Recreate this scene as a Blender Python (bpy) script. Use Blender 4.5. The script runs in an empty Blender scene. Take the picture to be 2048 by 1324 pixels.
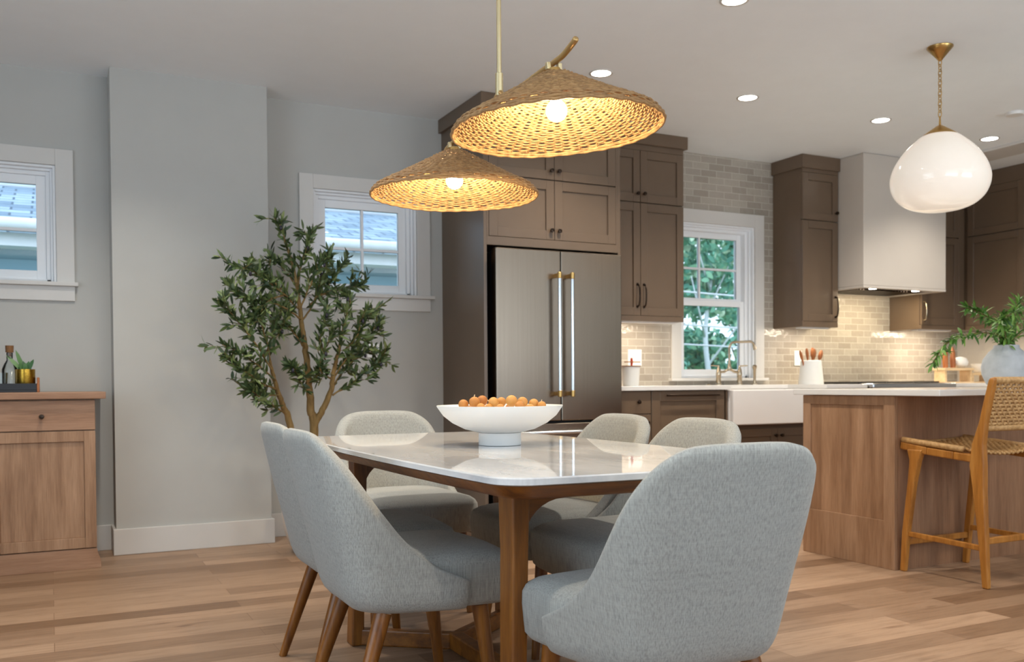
import bpy, bmesh, math, random
from mathutils import Vector, Matrix
random.seed(7)
R = math.radians
SC = bpy.context.scene
COL = SC.collection

# ------------------------------------------------------------------ camera
F_PX, YAW, PIT, ROL, CYP, CAM_Z = 1856.576, R(26.44018678), R(-1.15929309), R(-0.37680619), 803.177, 0.958
_fw = Vector((math.sin(YAW)*math.cos(PIT), math.cos(YAW)*math.cos(PIT), math.sin(PIT)))
_r0 = Vector((math.cos(YAW), -math.sin(YAW), 0))
_u0 = _r0.cross(_fw)
_r = _r0*math.cos(ROL) + _u0*math.sin(ROL)
_u = _u0*math.cos(ROL) - _r0*math.sin(ROL)
cam_d = bpy.data.cameras.new('camera')
cam = bpy.data.objects.new('camera', cam_d); COL.objects.link(cam)
cam.matrix_world = Matrix(((_r.x,_u.x,-_fw.x,0),(_r.y,_u.y,-_fw.y,0),(_r.z,_u.z,-_fw.z,CAM_Z),(0,0,0,1)))
cam_d.sensor_width = 36; cam_d.sensor_fit = 'HORIZONTAL'
cam_d.lens = F_PX/2048*36
cam_d.shift_y = (CYP-662)/2048
cam_d.clip_start = .05
cam_d.dof.use_dof = True; cam_d.dof.focus_distance = 2.75; cam_d.dof.aperture_fstop = 5.0
SC.camera = cam

# ------------------------------------------------------------------ look, world, large lights
vs = SC.view_settings
vs.view_transform = 'Standard'; vs.look = 'None'; vs.gamma = 1; vs.use_curve_mapping = False
vs.exposure = 0.22
W = bpy.data.worlds.new('sky'); SC.world = W; W.use_nodes = True
bg = W.node_tree.nodes['Background']; bg.inputs[0].default_value = (.66,.83,1,1); bg.inputs[1].default_value = 2.1

def area(name, loc, direction, sx, sy, power, color=(1,1,1), spread=180):
    d = bpy.data.lights.new(name, 'AREA'); d.shape = 'RECTANGLE'; d.size = sx; d.size_y = sy
    d.energy = power; d.color = color; d.spread = R(spread)
    o = bpy.data.objects.new(name, d); COL.objects.link(o); o.location = loc
    o.rotation_euler = Vector(direction).to_track_quat('-Z', 'Y').to_euler()
    return o
# daylight through big windows behind and left; second rear lamp is an added fill
area('rear_daylight_fill', (1.2,-2.42,1.45), (0,.42,.9), 3.6, 2.1, 88, (.92,.965,1), 150)
area('rear_daylight_fill', (5.4,-2.42,1.45), (0,.42,.9), 2.6, 2.1, 84, (.93,.97,1), 150)  # added fill for the kitchen ceiling, with an unseen window made up for it
area('daylight_left', (-2.52,1.6,1.45), (1,0,.5), 3.0, 2.0, 25, (.72,.87,1), 150)

# ------------------------------------------------------------------ colours and materials
def lin(c):
    c /= 255
    return c/12.92 if c <= .04045 else ((c+.055)/1.055)**2.4
def rgb(r, g, b): return (lin(r), lin(g), lin(b), 1)

def new_mat(name):
    m = bpy.data.materials.new(name); m.use_nodes = True
    nt = m.node_tree
    return m, nt, nt.nodes['Principled BSDF']
def node(nt, t, **kw):
    n = nt.nodes.new(t)
    for k, v in kw.items():
        if k in n.inputs.keys() if hasattr(n.inputs,'keys') else False: n.inputs[k].default_value = v
        else: setattr(n, k, v)
    return n
def coords(nt, scale=(1,1,1), rot=(0,0,0), src='Object'):
    tc = nt.nodes.new('ShaderNodeTexCoord'); mp = nt.nodes.new('ShaderNodeMapping')
    mp.inputs['Scale'].default_value = scale; mp.inputs['Rotation'].default_value = rot
    nt.links.new(tc.outputs[src], mp.inputs[0]); return mp.outputs[0]
def ramp(nt, fac, stops):
    r = nt.nodes.new('ShaderNodeValToRGB')
    e = r.color_ramp.elements
    e[0].position, e[0].color = stops[0]; e[1].position, e[1].color = stops[-1]
    for p, c in stops[1:-1]:
        x = e.new(p); x.color = c
    nt.links.new(fac, r.inputs[0]); return r.outputs[0]
def mixc(nt, fac, a, b, mode='MIX'):
    m = nt.nodes.new('ShaderNodeMix'); m.data_type = 'RGBA'; m.blend_type = mode
    for s, v in ((m.inputs[0], fac), (m.inputs[6], a), (m.inputs[7], b)):
        if hasattr(v, 'links'): nt.links.new(v, s)
        else: s.default_value = v
    return m.outputs[2]
def noise(nt, vec, scale, detail=3, rough=.55):
    n = nt.nodes.new('ShaderNodeTexNoise'); n.inputs['Scale'].default_value = scale
    n.inputs['Detail'].default_value = detail; n.inputs['Roughness'].default_value = rough
    if vec is not None: nt.links.new(vec, n.inputs['Vector'])
    return n.outputs['Fac']
def bump(nt, bsdf, h, strength=.2, dist=.002):
    b = nt.nodes.new('ShaderNodeBump'); b.inputs['Strength'].default_value = strength; b.inputs['Distance'].default_value = dist
    nt.links.new(h, b.inputs['Height']); nt.links.new(b.outputs[0], bsdf.inputs['Normal'])

def plain(name, c, rough=.5, metal=0, var=.04, spec=.5, nscale=6):
    m, nt, b = new_mat(name)
    v = noise(nt, coords(nt), nscale)
    lo = tuple(x*(1-var) for x in c[:3])+(1,); hi = tuple(min(1,x*(1+var)) for x in c[:3])+(1,)
    nt.links.new(ramp(nt, v, [(.3,lo),(.7,hi)]), b.inputs['Base Color'])
    b.inputs['Roughness'].default_value = rough; b.inputs['Metallic'].default_value = metal
    b.inputs['Specular IOR Level'].default_value = spec
    return m
def wood(name, dark, mid, light, rough=.45, axis=2, scale=1.0, spec=.5, ring=14):
    m, nt, b = new_mat(name)
    s = [9*scale]*3; s[axis] = .9*scale
    v = coords(nt, tuple(s))
    n1 = noise(nt, v, 2.2, 5, .6)
    s2 = [70*scale]*3; s2[axis] = 3*scale
    n2 = noise(nt, coords(nt, tuple(s2)), 3.0, 3, .6)
    c = ramp(nt, n1, [(.28,dark),(.5,mid),(.74,light)])
    g = ramp(nt, n2, [(.3,(.72,.7,.68,1)),(.62,(1,1,1,1))])
    nt.links.new(mixc(nt, .75, c, g, 'MULTIPLY'), b.inputs['Base Color'])
    b.inputs['Roughness'].default_value = rough; b.inputs['Specular IOR Level'].default_value = spec
    bump(nt, b, n2, .12, .001)
    return m
def emit(name, c, strength):
    m, nt, b = new_mat(name)
    b.inputs['Base Color'].default_value = c
    b.inputs['Emission Color'].default_value = c; b.inputs['Emission Strength'].default_value = strength
    return m

M = {}
M['wall'] = plain('wall_paint', rgb(184,184,180), .85, var=.015)
M['ceil'] = plain('ceiling_paint', rgb(240,247,252), .9, var=.01)
M['trim'] = plain('white_trim_paint', rgb(208,206,202), .4, var=.01)
M['sash'] = plain('window_sash_white', rgb(236,239,242), .35, var=.01)
M['cab'] = plain('taupe_cabinet_paint', rgb(106,88,71), .3, var=.03)
M['cab_in'] = plain('cabinet_shadow_gap', rgb(40,34,30), .6)
M['hood'] = plain('hood_plaster', rgb(197,189,179), .8, var=.015)
M['quartz'] = plain('white_quartz', rgb(226,224,220), .16, var=.03)
M['porc'] = plain('white_porcelain', rgb(230,226,222), .12, var=.01)
M['matte_white'] = plain('matte_white_ceramic', rgb(222,222,220), .45, var=.02)
M['plate'] = plain('white_plastic', rgb(232,232,230), .35, var=.01)
M['iron'] = plain('black_cast_iron', rgb(28,27,26), .5)
M['black'] = plain('black_lacquer', rgb(24,25,30), .4)
M['bronze'] = plain('dark_bronze_hardware', rgb(62,50,42), .3, metal=.9)
M['brass'] = plain('aged_brass', rgb(196,160,100), .28, metal=1)
M['brass_pale'] = plain('satin_pale_brass', rgb(222,204,160), .3, metal=.9)
M['arm_brass'] = plain('satin_brass', rgb(206,170,112), .34, metal=.75)
M['nickel'] = plain('warm_nickel', rgb(196,180,155), .22, metal=1)
M['gasket'] = plain('dark_gasket', rgb(22,22,24), .6)
M['gold'] = plain('hammered_gold', rgb(190,150,60), .3, metal=1, var=.3, nscale=160)
M['cork'] = plain('cork', rgb(120,84,50), .8, var=.25, nscale=90)
M['oak'] = wood('light_oak', rgb(140,104,76), rgb(164,128,98), rgb(180,144,114), .5)
M['oak_h'] = wood('light_oak_level', rgb(140,102,76), rgb(162,124,96), rgb(176,138,110), .5, axis=0)
M['oak_dk'] = wood('island_oak', rgb(130,92,64), rgb(152,112,82), rgb(168,128,96), .5)
M['walnut'] = wood('warm_walnut', rgb(88,48,12), rgb(128,76,20), rgb(154,98,34), .38, scale=1.4)
M['walnut_h'] = wood('warm_walnut_level', rgb(88,48,12), rgb(128,76,20), rgb(154,98,34), .38, axis=0, scale=1.4)
M['teak'] = wood('teak_stool', rgb(142,88,30), rgb(174,114,44), rgb(194,136,64), .4, scale=1.3)
M['beech'] = wood('pale_beech', rgb(206,176,134), rgb(222,194,152), rgb(234,208,170), .5, axis=0)
M['spoon'] = wood('olive_wood', rgb(120,66,30), rgb(164,98,50), rgb(186,120,66), .45)
M['bark'] = wood('olive_bark', rgb(104,84,50), rgb(138,112,66), rgb(160,134,86), .8, scale=3)
M['pot'] = plain('cream_ceramic', rgb(214,204,190), .6, var=.04)
M['vase'] = plain('blue_grey_stoneware', rgb(176,180,184), .75, var=.12, nscale=14)

def leaf_mat(name, stops, rough=.45):
    m, nt, b = new_mat(name)
    g = nt.nodes.new('ShaderNodeNewGeometry')
    nt.links.new(ramp(nt, g.outputs['Random Per Island'], stops), b.inputs['Base Color'])
    b.inputs['Roughness'].default_value = rough
    b.inputs['Subsurface Weight'].default_value = 0
    return m
M['olive_leaf'] = leaf_mat('olive_leaf', [(0,rgb(44,60,36)),(.4,rgb(66,86,50)),(.8,rgb(96,114,66)),(1,rgb(128,142,90))])
M['fern_leaf'] = leaf_mat('fresh_green_leaf', [(0,rgb(54,92,34)),(.5,rgb(82,128,46)),(1,rgb(128,166,78))])
M['plant_leaf'] = leaf_mat('succulent_leaf', [(0,rgb(44,84,44)),(1,rgb(84,126,66))])
M['tree_leaf'] = leaf_mat('tree_leaf', [(0,rgb(80,146,128)),(.45,rgb(110,178,150)),(.8,rgb(150,204,164)),(1,rgb(200,222,190))], .6)

def m_glass(name='window_glass', tint=(1,1,1,1)):
    m, nt, b = new_mat(name); nt.nodes.remove(b)
    out = [n for n in nt.nodes if n.type == 'OUTPUT_MATERIAL'][0]
    t = nt.nodes.new('ShaderNodeBsdfTransparent'); t.inputs[0].default_value = tint
    g = nt.nodes.new('ShaderNodeBsdfGlossy'); g.inputs['Roughness'].default_value = .02
    fr = nt.nodes.new('ShaderNodeFresnel'); fr.inputs[0].default_value = 1.45
    mx = nt.nodes.new('ShaderNodeMixShader')
    nt.links.new(fr.outputs[0], mx.inputs[0]); nt.links.new(t.outputs[0], mx.inputs[1]); nt.links.new(g.outputs[0], mx.inputs[2])
    nt.links.new(mx.outputs[0], out.inputs[0]); return m
M['glass'] = m_glass()
M['bottle_glass'] = m_glass('bottle_glass', (.95,.97,.97,1))

def m_floor():
    m, nt, b = new_mat('oak_plank_floor')
    v = coords(nt)
    br = nt.nodes.new('ShaderNodeTexBrick'); nt.links.new(v, br.inputs['Vector'])
    br.offset = .37; br.offset_frequency = 2; br.squash = 1
    br.inputs['Color1'].default_value = rgb(120,92,69); br.inputs['Color2'].default_value = rgb(172,142,116)
    br.inputs['Mortar'].default_value = rgb(120,90,66)
    br.inputs['Scale'].default_value = 1; br.inputs['Mortar Size'].default_value = .0012
    br.inputs['Brick Width'].default_value = 1.15; br.inputs['Row Height'].default_value = .128
    br.inputs['Bias'].default_value = 0
    g1 = noise(nt, coords(nt, (1.6,16,1)), 2.4, 6, .62)
    g2 = noise(nt, coords(nt, (7,120,1)), 2.0, 3, .6)
    kn = noise(nt, coords(nt, (2.2,7,1)), 1.6, 2, .5)
    c = mixc(nt, .85, br.outputs['Color'], ramp(nt, g1, [(.3,(.72,.67,.62,1)),(.52,(1,1,1,1)),(.75,(1.1,1.08,1.05,1))]), 'MULTIPLY')
    c = mixc(nt, .5, c, ramp(nt, g2, [(.3,(.82,.79,.76,1)),(.6,(1,1,1,1))]), 'MULTIPLY')
    c = mixc(nt, .8, c, ramp(nt, kn, [(.22,(.5,.42,.36,1)),(.34,(1,1,1,1))]), 'MULTIPLY')
    nt.links.new(c, b.inputs['Base Color'])
    b.inputs['Roughness'].default_value = .42; b.inputs['Specular IOR Level'].default_value = .35
    bump(nt, b, g2, .08, .001)
    return m
M['floor'] = m_floor()

def m_tile(name='glazed_tile', rot=(R(90),0,0)):
    m, nt, b = new_mat(name)
    v = coords(nt, (1,1,1), rot)
    br = nt.nodes.new('ShaderNodeTexBrick'); nt.links.new(v, br.inputs['Vector'])
    br.offset = .5; br.offset_frequency = 2
    br.inputs['Color1'].default_value = (0,0,0,1); br.inputs['Color2'].default_value = (1,1,1,1); br.inputs['Mortar'].default_value = (.5,.5,.5,1)
    br.inputs['Scale'].default_value = 1; br.inputs['Mortar Size'].default_value = .0022; br.inputs['Mortar Smooth'].default_value = .3
    br.inputs['Brick Width'].default_value = .153; br.inputs['Row Height'].default_value = .0535
    col = ramp(nt, br.outputs['Color'], [(0,rgb(160,152,141)),(.5,rgb(170,162,151)),(1,rgb(179,172,161))])
    n = noise(nt, coords(nt), 26, 3)
    col = mixc(nt, .5, col, ramp(nt, n, [(.3,(.88,.87,.85,1)),(.7,(1,1,1,1))]), 'MULTIPLY')
    col = mixc(nt, br.outputs['Fac'], col, rgb(204,198,188))
    nt.links.new(col, b.inputs['Base Color'])
    b.inputs['Roughness'].default_value = .12
    mm = nt.nodes.new('ShaderNodeMath'); mm.operation = 'MULTIPLY_ADD'
    n2 = noise(nt, coords(nt), 38, 1)
    nt.links.new(br.outputs['Fac'], mm.inputs[0]); mm.inputs[1].default_value = -.6; nt.links.new(n2, mm.inputs[2])
    bump(nt, b, mm.outputs[0], .45, .006)
    return m
M['tile'] = m_tile()
M['tile_side'] = m_tile('glazed_tile_side_wall', (R(90),0,R(90)))

def m_fabric(name, base):
    m, nt, b = new_mat(name)
    a = noise(nt, coords(nt, (420,420,9)), 1.0, 2)
    c = noise(nt, coords(nt, (10,10,460)), 1.0, 2)
    big = noise(nt, coords(nt), 5, 3)
    fine = noise(nt, coords(nt), 420, 1)
    k = tuple(x*.74 for x in base[:3])+(1,); w = tuple(min(1,x*1.2) for x in base[:3])+(1,)
    c1 = ramp(nt, a, [(.3,k),(.5,base),(.74,w)])
    c2 = ramp(nt, c, [(.3,(.92,.92,.92,1)),(.55,(1,1,1,1)),(.75,(1.05,1.05,1.05,1))])
    cc = mixc(nt, .9, c1, c2, 'MULTIPLY')
    cc = mixc(nt, .5, cc, ramp(nt, big, [(.3,(.94,.94,.94,1)),(.7,(1,1,1,1))]), 'MULTIPLY')
    cc = mixc(nt, .4, cc, ramp(nt, fine, [(.35,(.8,.8,.8,1)),(.65,(1,1,1,1))]), 'MULTIPLY')
    nt.links.new(cc, b.inputs['Base Color'])
    b.inputs['Roughness'].default_value = .92; b.inputs['Specular IOR Level'].default_value = .2
    b.inputs['Sheen Weight'].default_value = .15
    bump(nt, b, a, .25, .001)
    return m
M['linen'] = m_fabric('oat_linen', rgb(165,166,161))

def m_marble():
    m, nt, b = new_mat('polished_marble')
    v = coords(nt, (1,.35,1), (0,0,R(20)))
    n1 = noise(nt, v, 3.2, 8, .62)
    n2 = noise(nt, coords(nt, (3,.6,1), (0,0,R(65))), 5, 6, .7)
    c = ramp(nt, n1, [(.36,rgb(186,187,190)),(.5,rgb(212,212,212)),(.62,rgb(222,222,221))])
    c = mixc(nt, .7, c, ramp(nt, n2, [(.38,(.82,.83,.85,1)),(.47,(1,1,1,1))]), 'MULTIPLY')
    nt.links.new(c, b.inputs['Base Color'])
    b.inputs['Roughness'].default_value = .03; b.inputs['IOR'].default_value = 1.6
    return m
M['marble'] = m_marble()

def m_wicker(name, a, c_, d):
    m, nt, b = new_mat(name)
    v = noise(nt, coords(nt), 60, 3)
    nt.links.new(ramp(nt, v, [(.25,a),(.5,c_),(.78,d)]), b.inputs['Base Color'])
    b.inputs['Roughness'].default_value = .6
    return m
M['wicker'] = m_wicker('brown_wicker', rgb(116,84,48), rgb(152,114,70), rgb(182,144,94))
M['rush'] = m_wicker('tan_woven_cord', rgb(150,112,66), rgb(182,142,90), rgb(204,166,114))

def m_steel():
    m, nt, b = new_mat('brushed_steel')
    n = noise(nt, coords(nt, (260,260,1.2)), 1.2, 2)
    nt.links.new(ramp(nt, n, [(.3,rgb(132,119,105)),(.7,rgb(138,125,111))]), b.inputs['Base Color'])
    b.inputs['Metallic'].default_value = 1; b.inputs['Roughness'].default_value = .27
    bump(nt, b, n, .04, .0005)
    return m
M['steel'] = m_steel()
M['steel_bright'] = plain('polished_steel', rgb(205,208,212), .18, metal=1)

def m_shingle():
    m, nt, b = new_mat('grey_roof_shingle')
    br = nt.nodes.new('ShaderNodeTexBrick'); nt.links.new(coords(nt), br.inputs['Vector'])
    br.offset = .43
    br.inputs['Color1'].default_value = rgb(112,136,156); br.inputs['Color2'].default_value = rgb(168,188,204); br.inputs['Mortar'].default_value = rgb(70,92,112)
    br.inputs['Scale'].default_value = 1; br.inputs['Brick Width'].default_value = .32; br.inputs['Row Height'].default_value = .22; br.inputs['Mortar Size'].default_value = .012
    n = noise(nt, coords(nt), 9, 3)
    nt.links.new(mixc(nt, .6, br.outputs['Color'], ramp(nt, n, [(.3,(.8,.82,.85,1)),(.7,(1.1,1.1,1.1,1))]), 'MULTIPLY'), b.inputs['Base Color'])
    b.inputs['Roughness'].default_value = .9
    return m
M['shingle'] = m_shingle()
def m_siding():
    m, nt, b = new_mat('blue_grey_siding')
    w = nt.nodes.new('ShaderNodeTexWave'); w.wave_type = 'BANDS'; w.bands_direction = 'Z'; w.wave_profile = 'SAW'
    w.inputs['Scale'].default_value = 2.2; nt.links.new(coords(nt), w.inputs['Vector'])
    nt.links.new(ramp(nt, w.outputs['Fac'], [(0,rgb(84,118,134)),(.12,rgb(116,152,168)),(1,rgb(126,160,176))]), b.inputs['Base Color'])
    b.inputs['Roughness'].default_value = .7
    bump(nt, b, w.outputs['Fac'], .5, .02)
    return m
M['siding'] = m_siding()
M['ext_white'] = plain('exterior_white_paint', rgb(232,236,240), .6)
M['grass'] = plain('lawn_green', rgb(86,120,66), .95, var=.3, nscale=3)
M['bulb'] = emit('glowing_bulb', (1,.78,.48,1), 40)
M['led'] = emit('led_lens', (1,.93,.82,1), 18)

# ------------------------------------------------------------------ mesh helpers
def NB(): return bmesh.new()
def box(bm, x0, x1, y0, y1, z0, z1):
    v = [bm.verts.new(p) for p in ((x0,y0,z0),(x1,y0,z0),(x1,y1,z0),(x0,y1,z0),(x0,y0,z1),(x1,y0,z1),(x1,y1,z1),(x0,y1,z1))]
    for f in ((3,2,1,0),(4,5,6,7),(0,1,5,4),(1,2,6,5),(2,3,7,6),(3,0,4,7)): bm.faces.new([v[i] for i in f])
    return v
def lathe(bm, prof, n=32, c=(0,0,0), axis='Z', squash=1.0):
    rings = []
    for r, h in prof:
        ring = []
        if r < 1e-6:
            p = (0,0,h)
            ring = [bm.verts.new(_ax(p, axis, c))]
        else:
            for k in range(n):
                a = 2*math.pi*k/n
                ring.append(bm.verts.new(_ax((r*math.cos(a), r*squash*math.sin(a), h), axis, c)))
        rings.append(ring)
    for a, b in zip(rings, rings[1:]):
        if len(a) == 1 and len(b) == 1: continue
        for k in range(n):
            k2 = (k+1) % n
            if len(a) == 1: bm.faces.new((a[0], b[k2], b[k]))
            elif len(b) == 1: bm.faces.new((a[k], a[k2], b[0]))
            else: bm.faces.new((a[k], a[k2], b[k2], b[k]))
    for ring, flip in ((rings[0], True), (rings[-1], False)):
        if len(ring) > 1: bm.faces.new(ring[::-1] if flip else ring)
def _ax(p, axis, c):
    x, y, z = p
    if axis == 'Z': q = (x, y, z)
    elif axis == 'Y': q = (x, z, y)
    else: q = (z, x, y)
    return (q[0]+c[0], q[1]+c[1], q[2]+c[2])
def tube(bm, pts, radii, n=8, cap=True, closed=False):
    pts = [Vector(p) for p in pts]
    if not hasattr(radii, '__len__'): radii = [radii]*len(pts)
    N = len(pts); rings = []
    up = None
    for i, p in enumerate(pts):
        if closed: t = pts[(i+1) % N]-pts[i-1]
        else: t = pts[min(i+1,N-1)]-pts[max(i-1,0)]
        t.normalize()
        if up is None:
            up = Vector((0,0,1)) if abs(t.z) < .9 else Vector((1,0,0))
        a = t.cross(up)
        if a.length < 1e-5: a = t.orthogonal()
        a.normalize(); b = a.cross(t).normalized(); up = b
        rings.append([bm.verts.new(p+(a*math.cos(2*math.pi*k/n)+b*math.sin(2*math.pi*k/n))*radii[i]) for k in range(n)])
    seq = list(zip(rings, rings[1:]))
    if closed: seq.append((rings[-1], rings[0]))
    for A, B in seq:
        for k in range(n):
            bm.faces.new((A[k], A[(k+1)%n], B[(k+1)%n], B[k]))
    if cap and not closed:
        bm.faces.new(rings[0][::-1]); bm.faces.new(rings[-1])
def prism(bm, poly, h0, h1, axis='Z'):
    """extrude a 2D polygon; axis Z: (x,y); axis Y: (x,z); axis X: (y,z)"""
    def P(p, h): return {'Z':(p[0],p[1],h),'Y':(p[0],h,p[1]),'X':(h,p[0],p[1])}[axis]
    a = [bm.verts.new(P(p,h0)) for p in poly]; b = [bm.verts.new(P(p,h1)) for p in poly]
    n = len(poly)
    bm.faces.new(a[::-1]); bm.faces.new(b)
    for i in range(n): bm.faces.new((a[i], a[(i+1)%n], b[(i+1)%n], b[i]))
def mk(name, bm, mat, parent=None, smooth=False, bevel=0, seg=2, auto=None):
    bmesh.ops.recalc_face_normals(bm, faces=bm.faces)
    me = bpy.data.meshes.new(name); bm.to_mesh(me); bm.free()
    me.materials.append(M[mat] if isinstance(mat, str) else mat)
    if smooth or auto:
        for p in me.polygons: p.use_smooth = True
    if auto: me.set_sharp_from_angle(angle=R(auto))
    o = bpy.data.objects.new(name, me); COL.objects.link(o)
    if parent is not None:
        o.parent = parent
        if 'world_built' in parent: o.location = [-v for v in parent.location]
    if bevel:
        b = o.modifiers.new('bevel', 'BEVEL'); b.width = bevel; b.segments = seg; b.limit_method = 'ANGLE'; b.angle_limit = R(40)
        b.harden_normals = False
    return o
_world_roots = []
def tag(o, label, cat, group=None):
    o['label'] = label; o['category'] = cat
    if group: o['group'] = group
    return o
def thing(name, loc, label, cat, group=None, rz=0, local=False):
    o = bpy.data.objects.new(name, None); COL.objects.link(o); o.location = loc; o.rotation_euler = (0,0,rz)
    o.empty_display_size = .05
    tag(o, label, cat, group)
    if not local:
        o['world_built'] = 1; _world_roots.append(o)
    return o
def sub(child, parent):
    """parent a world-built mesh under a world-built part"""
    child.parent = parent; child.location = (0,0,0); return child
def struct(name, bm, mat, **kw):
    o = mk(name, bm, mat, **kw); o['kind'] = 'structure'; return o

# ------------------------------------------------------------------ the room
CEIL, YB, XR = 2.74, 5.88, 7.55
XL, YR = -2.6, -2.5
bm = NB(); box(bm, XL-.15, XR+.15, YR-.15, YB+.2, -.1, 0); struct('floor', bm, 'floor')
bm = NB(); box(bm, XL-.15, XR+.15, YR-.15, YB+.2, CEIL, CEIL+.1); struct('ceiling', bm, 'ceil')

def wall_y(bm, x0, x1, y0, y1, z0, z1, holes):
    xs = x0
    for hx0, hx1, hz0, hz1 in holes:
        box(bm, xs, hx0, y0, y1, z0, z1)
        box(bm, hx0, hx1, y0, y1, z0, hz0); box(bm, hx0, hx1, y0, y1, hz1, z1)
        xs = hx1
    box(bm, xs, x1, y0, y1, z0, z1)
WL = (-.655, .043, 1.545, 2.205)      # left window opening
WM = (1.515, 2.214, 1.545, 2.205)     # window beside the olive tree
WK = (4.385, 5.125, .985, 2.20)       # kitchen sink window
bm = NB(); wall_y(bm, XL-.15, 3.36, YB, YB+.16, 0, CEIL, [WL, WM]); struct('wall_back', bm, 'wall')
bm = NB(); wall_y(bm, 3.36, XR+.15, YB, YB+.16, 0, CEIL, [WK]); struct('wall_kitchen', bm, 'tile')
bm = NB(); box(bm, XR, XR+.15, YR-.15, YB, 0, CEIL); struct('wall_right', bm, 'wall')
def wall_x_hole(bm, x0, x1, y0, y1, h):
    box(bm, x0, x1, y0, h[0], 0, CEIL); box(bm, x0, x1, h[1], y1, 0, CEIL)
    box(bm, x0, x1, h[0], h[1], 0, h[2]); box(bm, x0, x1, h[0], h[1], h[3], CEIL)
bm = NB(); wall_x_hole(bm, XL-.15, XL, YR-.15, YB, (.1,3.1,.4,2.45)); struct('wall_left', bm, 'wall')
bm = NB(); wall_y(bm, XL, XR, YR-.15, YR, 0, CEIL, [(-.6,3.0,.35,2.5),(4.1,6.7,.35,2.5)]); struct('wall_rear', bm, 'wall')  # right-hand opening is made up to go with the added fill lamp
bm = NB(); box(bm, .322, 1.189, 5.672, YB, 0, CEIL); struct('wall_pilaster', bm, 'wall')
bm = NB(); box(bm, .306, 1.205, 5.655, 5.672, 0, .147); box(bm, .306,.322,5.672,YB,0,.147); box(bm,1.189,1.205,5.672,YB,0,.147)
struct('baseboard_pilaster', bm, 'trim', bevel=.003)
bm = NB(); box(bm, XL, .306, YB-.016, YB, 0, .147); box(bm, 1.205, 2.40, YB-.016, YB, 0, .147); struct('baseboard_back', bm, 'trim', bevel=.003)
bm = NB(); box(bm, 6.5, 6.81, 2.0, 5.54, CEIL-.022, CEIL); struct('trim_1', bm, 'trim', bevel=.004)

bm = NB(); box(bm, XR-.008, XR-.0005, 3.9, YB, .93, 1.395); struct('trim_2', bm, 'tile_side')
def window(idx, op, casing, sillx, kitchen=False):
    x0, x1, z0, z1 = op
    root = bpy.data.objects.new('window_%d' % idx, None); COL.objects.link(root); root.location = ((x0+x1)/2, YB, z0); root['kind'] = 'structure'; root['world_built'] = 1
    c0, c1, ct = casing
    bm = NB(); box(bm, c0, x0, YB-.018, YB, z0, ct); box(bm, x1, c1, YB-.018, YB, z0, ct); box(bm, x0, x1, YB-.018, YB, z1, ct)
    mk('window_casing', bm, 'trim', root, bevel=.002)
    bm = NB(); box(bm, sillx[0], sillx[1], YB-.045, YB+.10, z0-.022, z0)
    mk('window_sill', bm, 'trim', root, bevel=.003)
    if not kitchen:
        bm = NB(); box(bm, c0, c1, YB-.017, YB, z0-.105, z0-.022); mk('window_apron', bm, 'trim', root, bevel=.002)
    # jamb and stepped frame
    bm = NB()
    for d, y0, y1 in ((.0,.0,.145),(.014,.03,.145),(.028,.055,.145)):
        e = d+.014 if d < .02 else .05
        box(bm, x0+d-.0, x0+e, YB+y0, YB+y1, z0, z1); box(bm, x1-e, x1-d, YB+y0, YB+y1, z0, z1)
        box(bm, x0+e, x1-e, YB+y0, YB+y1, z1-e, z1-d)
    box(bm, x0, x1, YB+.055, YB+.145, z0, z0+.02)
    mk('window_jamb', bm, 'sash', root, bevel=.002)
    def sash(name, a0, a1, b0, b1, y, st, rails, mx, mz):
        bm = NB()
        box(bm, a0, a0+st, y, y+.035, b0, b1); box(bm, a1-st, a1, y, y+.035, b0, b1)
        box(bm, a0+st, a1-st, y, y+.035, b0, b0+rails[0]); box(bm, a0+st, a1-st, y, y+.035, b1-rails[1], b1)
        if mx is not None: box(bm, mx-.009, mx+.009, y+.006, y+.029, b0+rails[0], b1-rails[1])
        if mz is not None:
            box(bm, a0+st, mx-.009, y+.006, y+.029, mz-.009, mz+.009); box(bm, mx+.009, a1-st, y+.006, y+.029, mz-.009, mz+.009)
        s = mk(name, bm, 'sash', root, bevel=.002)
        bm = NB(); box(bm, a0+st-.004, a1-st+.004, y+.015, y+.019, b0+rails[0]-.004, b1-rails[1]+.004)
        sub(mk('window_pane', bm, 'glass'), s)
    a0, a1 = x0+.05, x1-.05
    if kitchen:
        sash('lower_sash', a0, a1, z0+.02, 1.605, YB+.07, .04, (.05,.045), None, None)
        sash('upper_sash', a0, a1, 1.585, z1-.05, YB+.105, .045, (.04,.045), 4.66, 1.86)
    else:
        mx = (x0+x1)/2
        sash('sash', a0, a1, z0+.02, z1-.05, YB+.075, .05, (.05,.05), mx+.0, 1.845)
    return root
window(1, WL, (-.75, .135, 2.297), (-.77,.152))
window(2, WM, (1.426, 2.308, 2.295), (1.405,2.33))
window(3, WK, (4.296, 5.215, 2.302), (4.275,5.24), True)

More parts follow.
